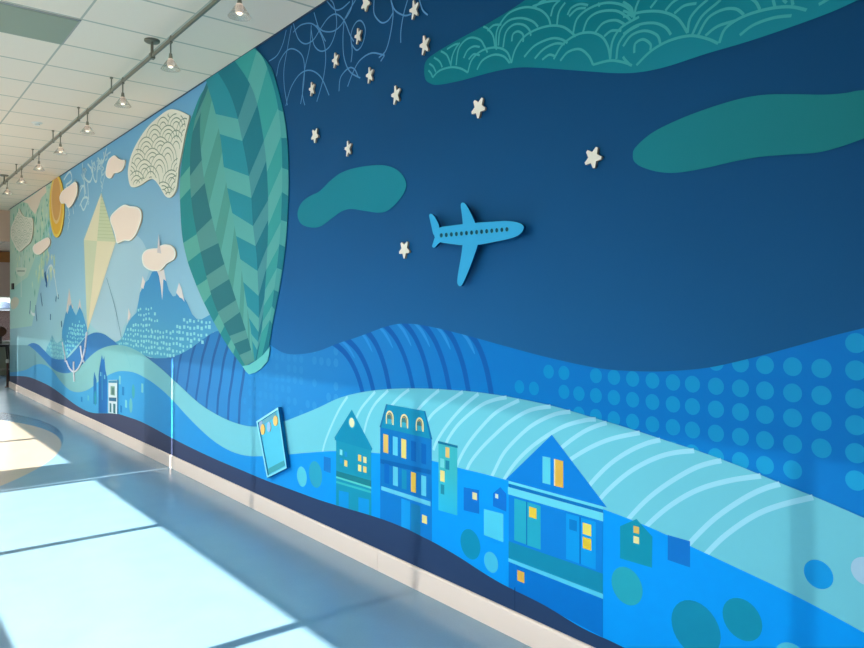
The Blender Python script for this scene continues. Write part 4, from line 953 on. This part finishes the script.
M_glow = mat('glowing_bulb_face', (255, 240, 215), .5, emit=(255, 238, 214), estr=1.6)
lamp_where = ['cut by the top edge of the photo, nearest the viewer', 'second from the viewer, beside the round canopy', 'third from the viewer along the track', 'fourth from the viewer along the track', 'fifth from the viewer along the track', 'sixth from the viewer along the track', 'seventh from the viewer along the track', 'eighth and farthest along the track at the photo edge']
proto = None
def lamp_proto():
    r = empty('track_pendant_lamp')
    b = bmesh.new(); tube(b, [(0, 0, -.0235), (0, 0, -.115)], .0055, 8); lathe(b, [(0, -.10), (.011, -.10), (.016, -.14), (0, -.14)], 14)
    obj('stem', b, M_track, r)
    b = bmesh.new(); lathe(b, [(.0, -.136), (.018, -.138), (.023, -.15), (.025, -.19), (.0, -.19)], 18); obj('inner_shade', b, M_pink, r, smooth=False)
    b = bmesh.new(); lathe(b, [(0, -.1905), (.013, -.1905), (.014, -.199), (0, -.200)], 18); obj('bulb', b, M_glow, r)
    b = bmesh.new(); lathe(b, [(.019, -.142), (.030, -.155), (.050, -.185), (.068, -.212), (.069, -.214), (.066, -.214), (.048, -.188), (.028, -.158), (.019, -.145)], 28); obj('glass_shade', b, m_clear, r, smooth=True)
    return r
for i, y in enumerate([4.07 + 1.2 * k for k in range(8)]):
    if i == 0: proto = r = lamp_proto()
    else:
        r = proto.copy(); C.objects.link(r)
        for ch in list(proto.children):
            c = ch.copy(); C.objects.link(c); c.parent = r
    r.location = (RX, y, RZ)
    tag(r, 'small glass cone pendant lamp, ' + lamp_where[i], 'pendant lamp', 'pendant lamps on the ceiling track')

# far end furniture
M_dwood = mat('dark_brown_wood', (74, 46, 30), .45)
ch = empty('bar_chair', (2.46, 18.0, 0)); tag(ch, 'dark bar chair with a round brown back at the far end of the hall', 'chair')
b = bmesh.new()
for k in range(24):
    pass
lathe(b, [(0, -.015), (.10, -.015), (.11, 0), (.10, .015), (0, .015)], 28)
bmesh.ops.rotate(b, verts=b.verts, matrix=Matrix.Rotation(math.pi / 2, 3, 'X'))
for v in b.verts: v.co += Vector((.03, .16, 1.12))
obj('backrest', b, M_dwood, ch, smooth=False)
obj('seat', lathebm([(0, .80), (.19, .80), (.21, .82), (.2, .85), (0, .855)], 24), M_dark, ch)
obj('back_post', tubebm([(.03, .17, .83), (.03, .175, 1.04)], .02), M_dark, ch)
for sx in (-1, 1):
    for sy in (-1, 1): obj('leg', tubebm([(.12 * sx, .12 * sy, .81), (.2 * sx, .2 * sy, 0)], .018), M_dark, ch)
obj('foot_rail', tubebm([(.173 * math.cos(a * .5236), .173 * math.sin(a * .5236), .3) for a in range(13)], .01), M_steel, ch)
po = empty('floor_post', (2.45, 17.04, 0)); tag(po, 'short dark post with a pale cap standing at the far end of the mural', 'post')
obj('post', lathebm([(0, 0), (.05, 0), (.045, .012), (.02, .02), (.02, .5), (0, .5)], 16), mat('dark_red_brown_metal', (66, 38, 36), .4, .3), po)
obj('post_cap', lathebm([(0, .5), (.035, .5), (.035, .56), (.02, .575), (0, .575)], 16), M_sill, po)

# ---------------------------------------------------------------- light
tan_el = .52; el = math.atan(tan_el)
dirv = Vector((math.cos(el), -.004, -math.sin(el))).normalized()
sun = bpy.data.lights.new('sun', 'SUN'); sun.energy = 19.0; sun.angle = math.radians(.53); sun.color = (1, .93, .83)
so = bpy.data.objects.new('sun', sun); so.rotation_euler = dirv.to_track_quat('-Z', 'Y').to_euler(); so.location = (-6, 4, 6); C.objects.link(so)
W_ = bpy.data.worlds.new('sky'); bpy.context.scene.world = W_; W_.use_nodes = True
nt = W_.node_tree; bg = nt.nodes['Background']
tc = nt.nodes.new('ShaderNodeTexCoord'); sp = nt.nodes.new('ShaderNodeSeparateXYZ'); cr = nt.nodes.new('ShaderNodeValToRGB')
nt.links.new(tc.outputs['Generated'], sp.inputs[0]); nt.links.new(sp.outputs[2], cr.inputs[0]); nt.links.new(cr.outputs[0], bg.inputs[0])
e = cr.color_ramp.elements; e[0].position = 0; e[0].color = (1, .97, .95, 1); e[1].position = .7; e[1].color = (.66, .78, 1, 1)
bg.inputs[1].default_value = 3.0
for i, (a, b_) in enumerate(openings):      # daylight sampling portals in the window openings
    if i == 0: continue
    l = bpy.data.lights.new('window_portal', 'AREA'); l.shape = 'RECTANGLE'; l.size = b_ - a; l.size_y = ZT - ZB; l.cycles.is_portal = True
    o = bpy.data.objects.new('window_portal', l); o.location = (LEFT_X - .17, (a + b_) / 2, (ZB + ZT) / 2); o.rotation_euler = (math.pi / 2, 0, -math.pi / 2); C.objects.link(o)

# ---------------------------------------------------------------- camera
cam = bpy.data.cameras.new('camera'); cam.sensor_width = 36; cam.lens = 30; cam.shift_y = -13 / 864; cam.clip_start = .05; cam.clip_end = 300
co = bpy.data.objects.new('camera', cam); co.location = (0, 0, EYE); co.rotation_euler = (math.pi / 2, 0, -ANG); C.objects.link(co)
sc_ = bpy.context.scene; sc_.camera = co
sc_.view_settings.view_transform = 'Standard'; sc_.view_settings.look = 'None'; sc_.view_settings.gamma = 1; sc_.view_settings.exposure = 0.62; sc_.view_settings.use_curve_mapping = False
sc_.cycles.use_denoising = True
sc_.cycles.max_bounces = 10; sc_.cycles.diffuse_bounces = 6; sc_.cycles.glossy_bounces = 4; sc_.cycles.transparent_max_bounces = 12
sc_.cycles.sample_clamp_indirect = 6
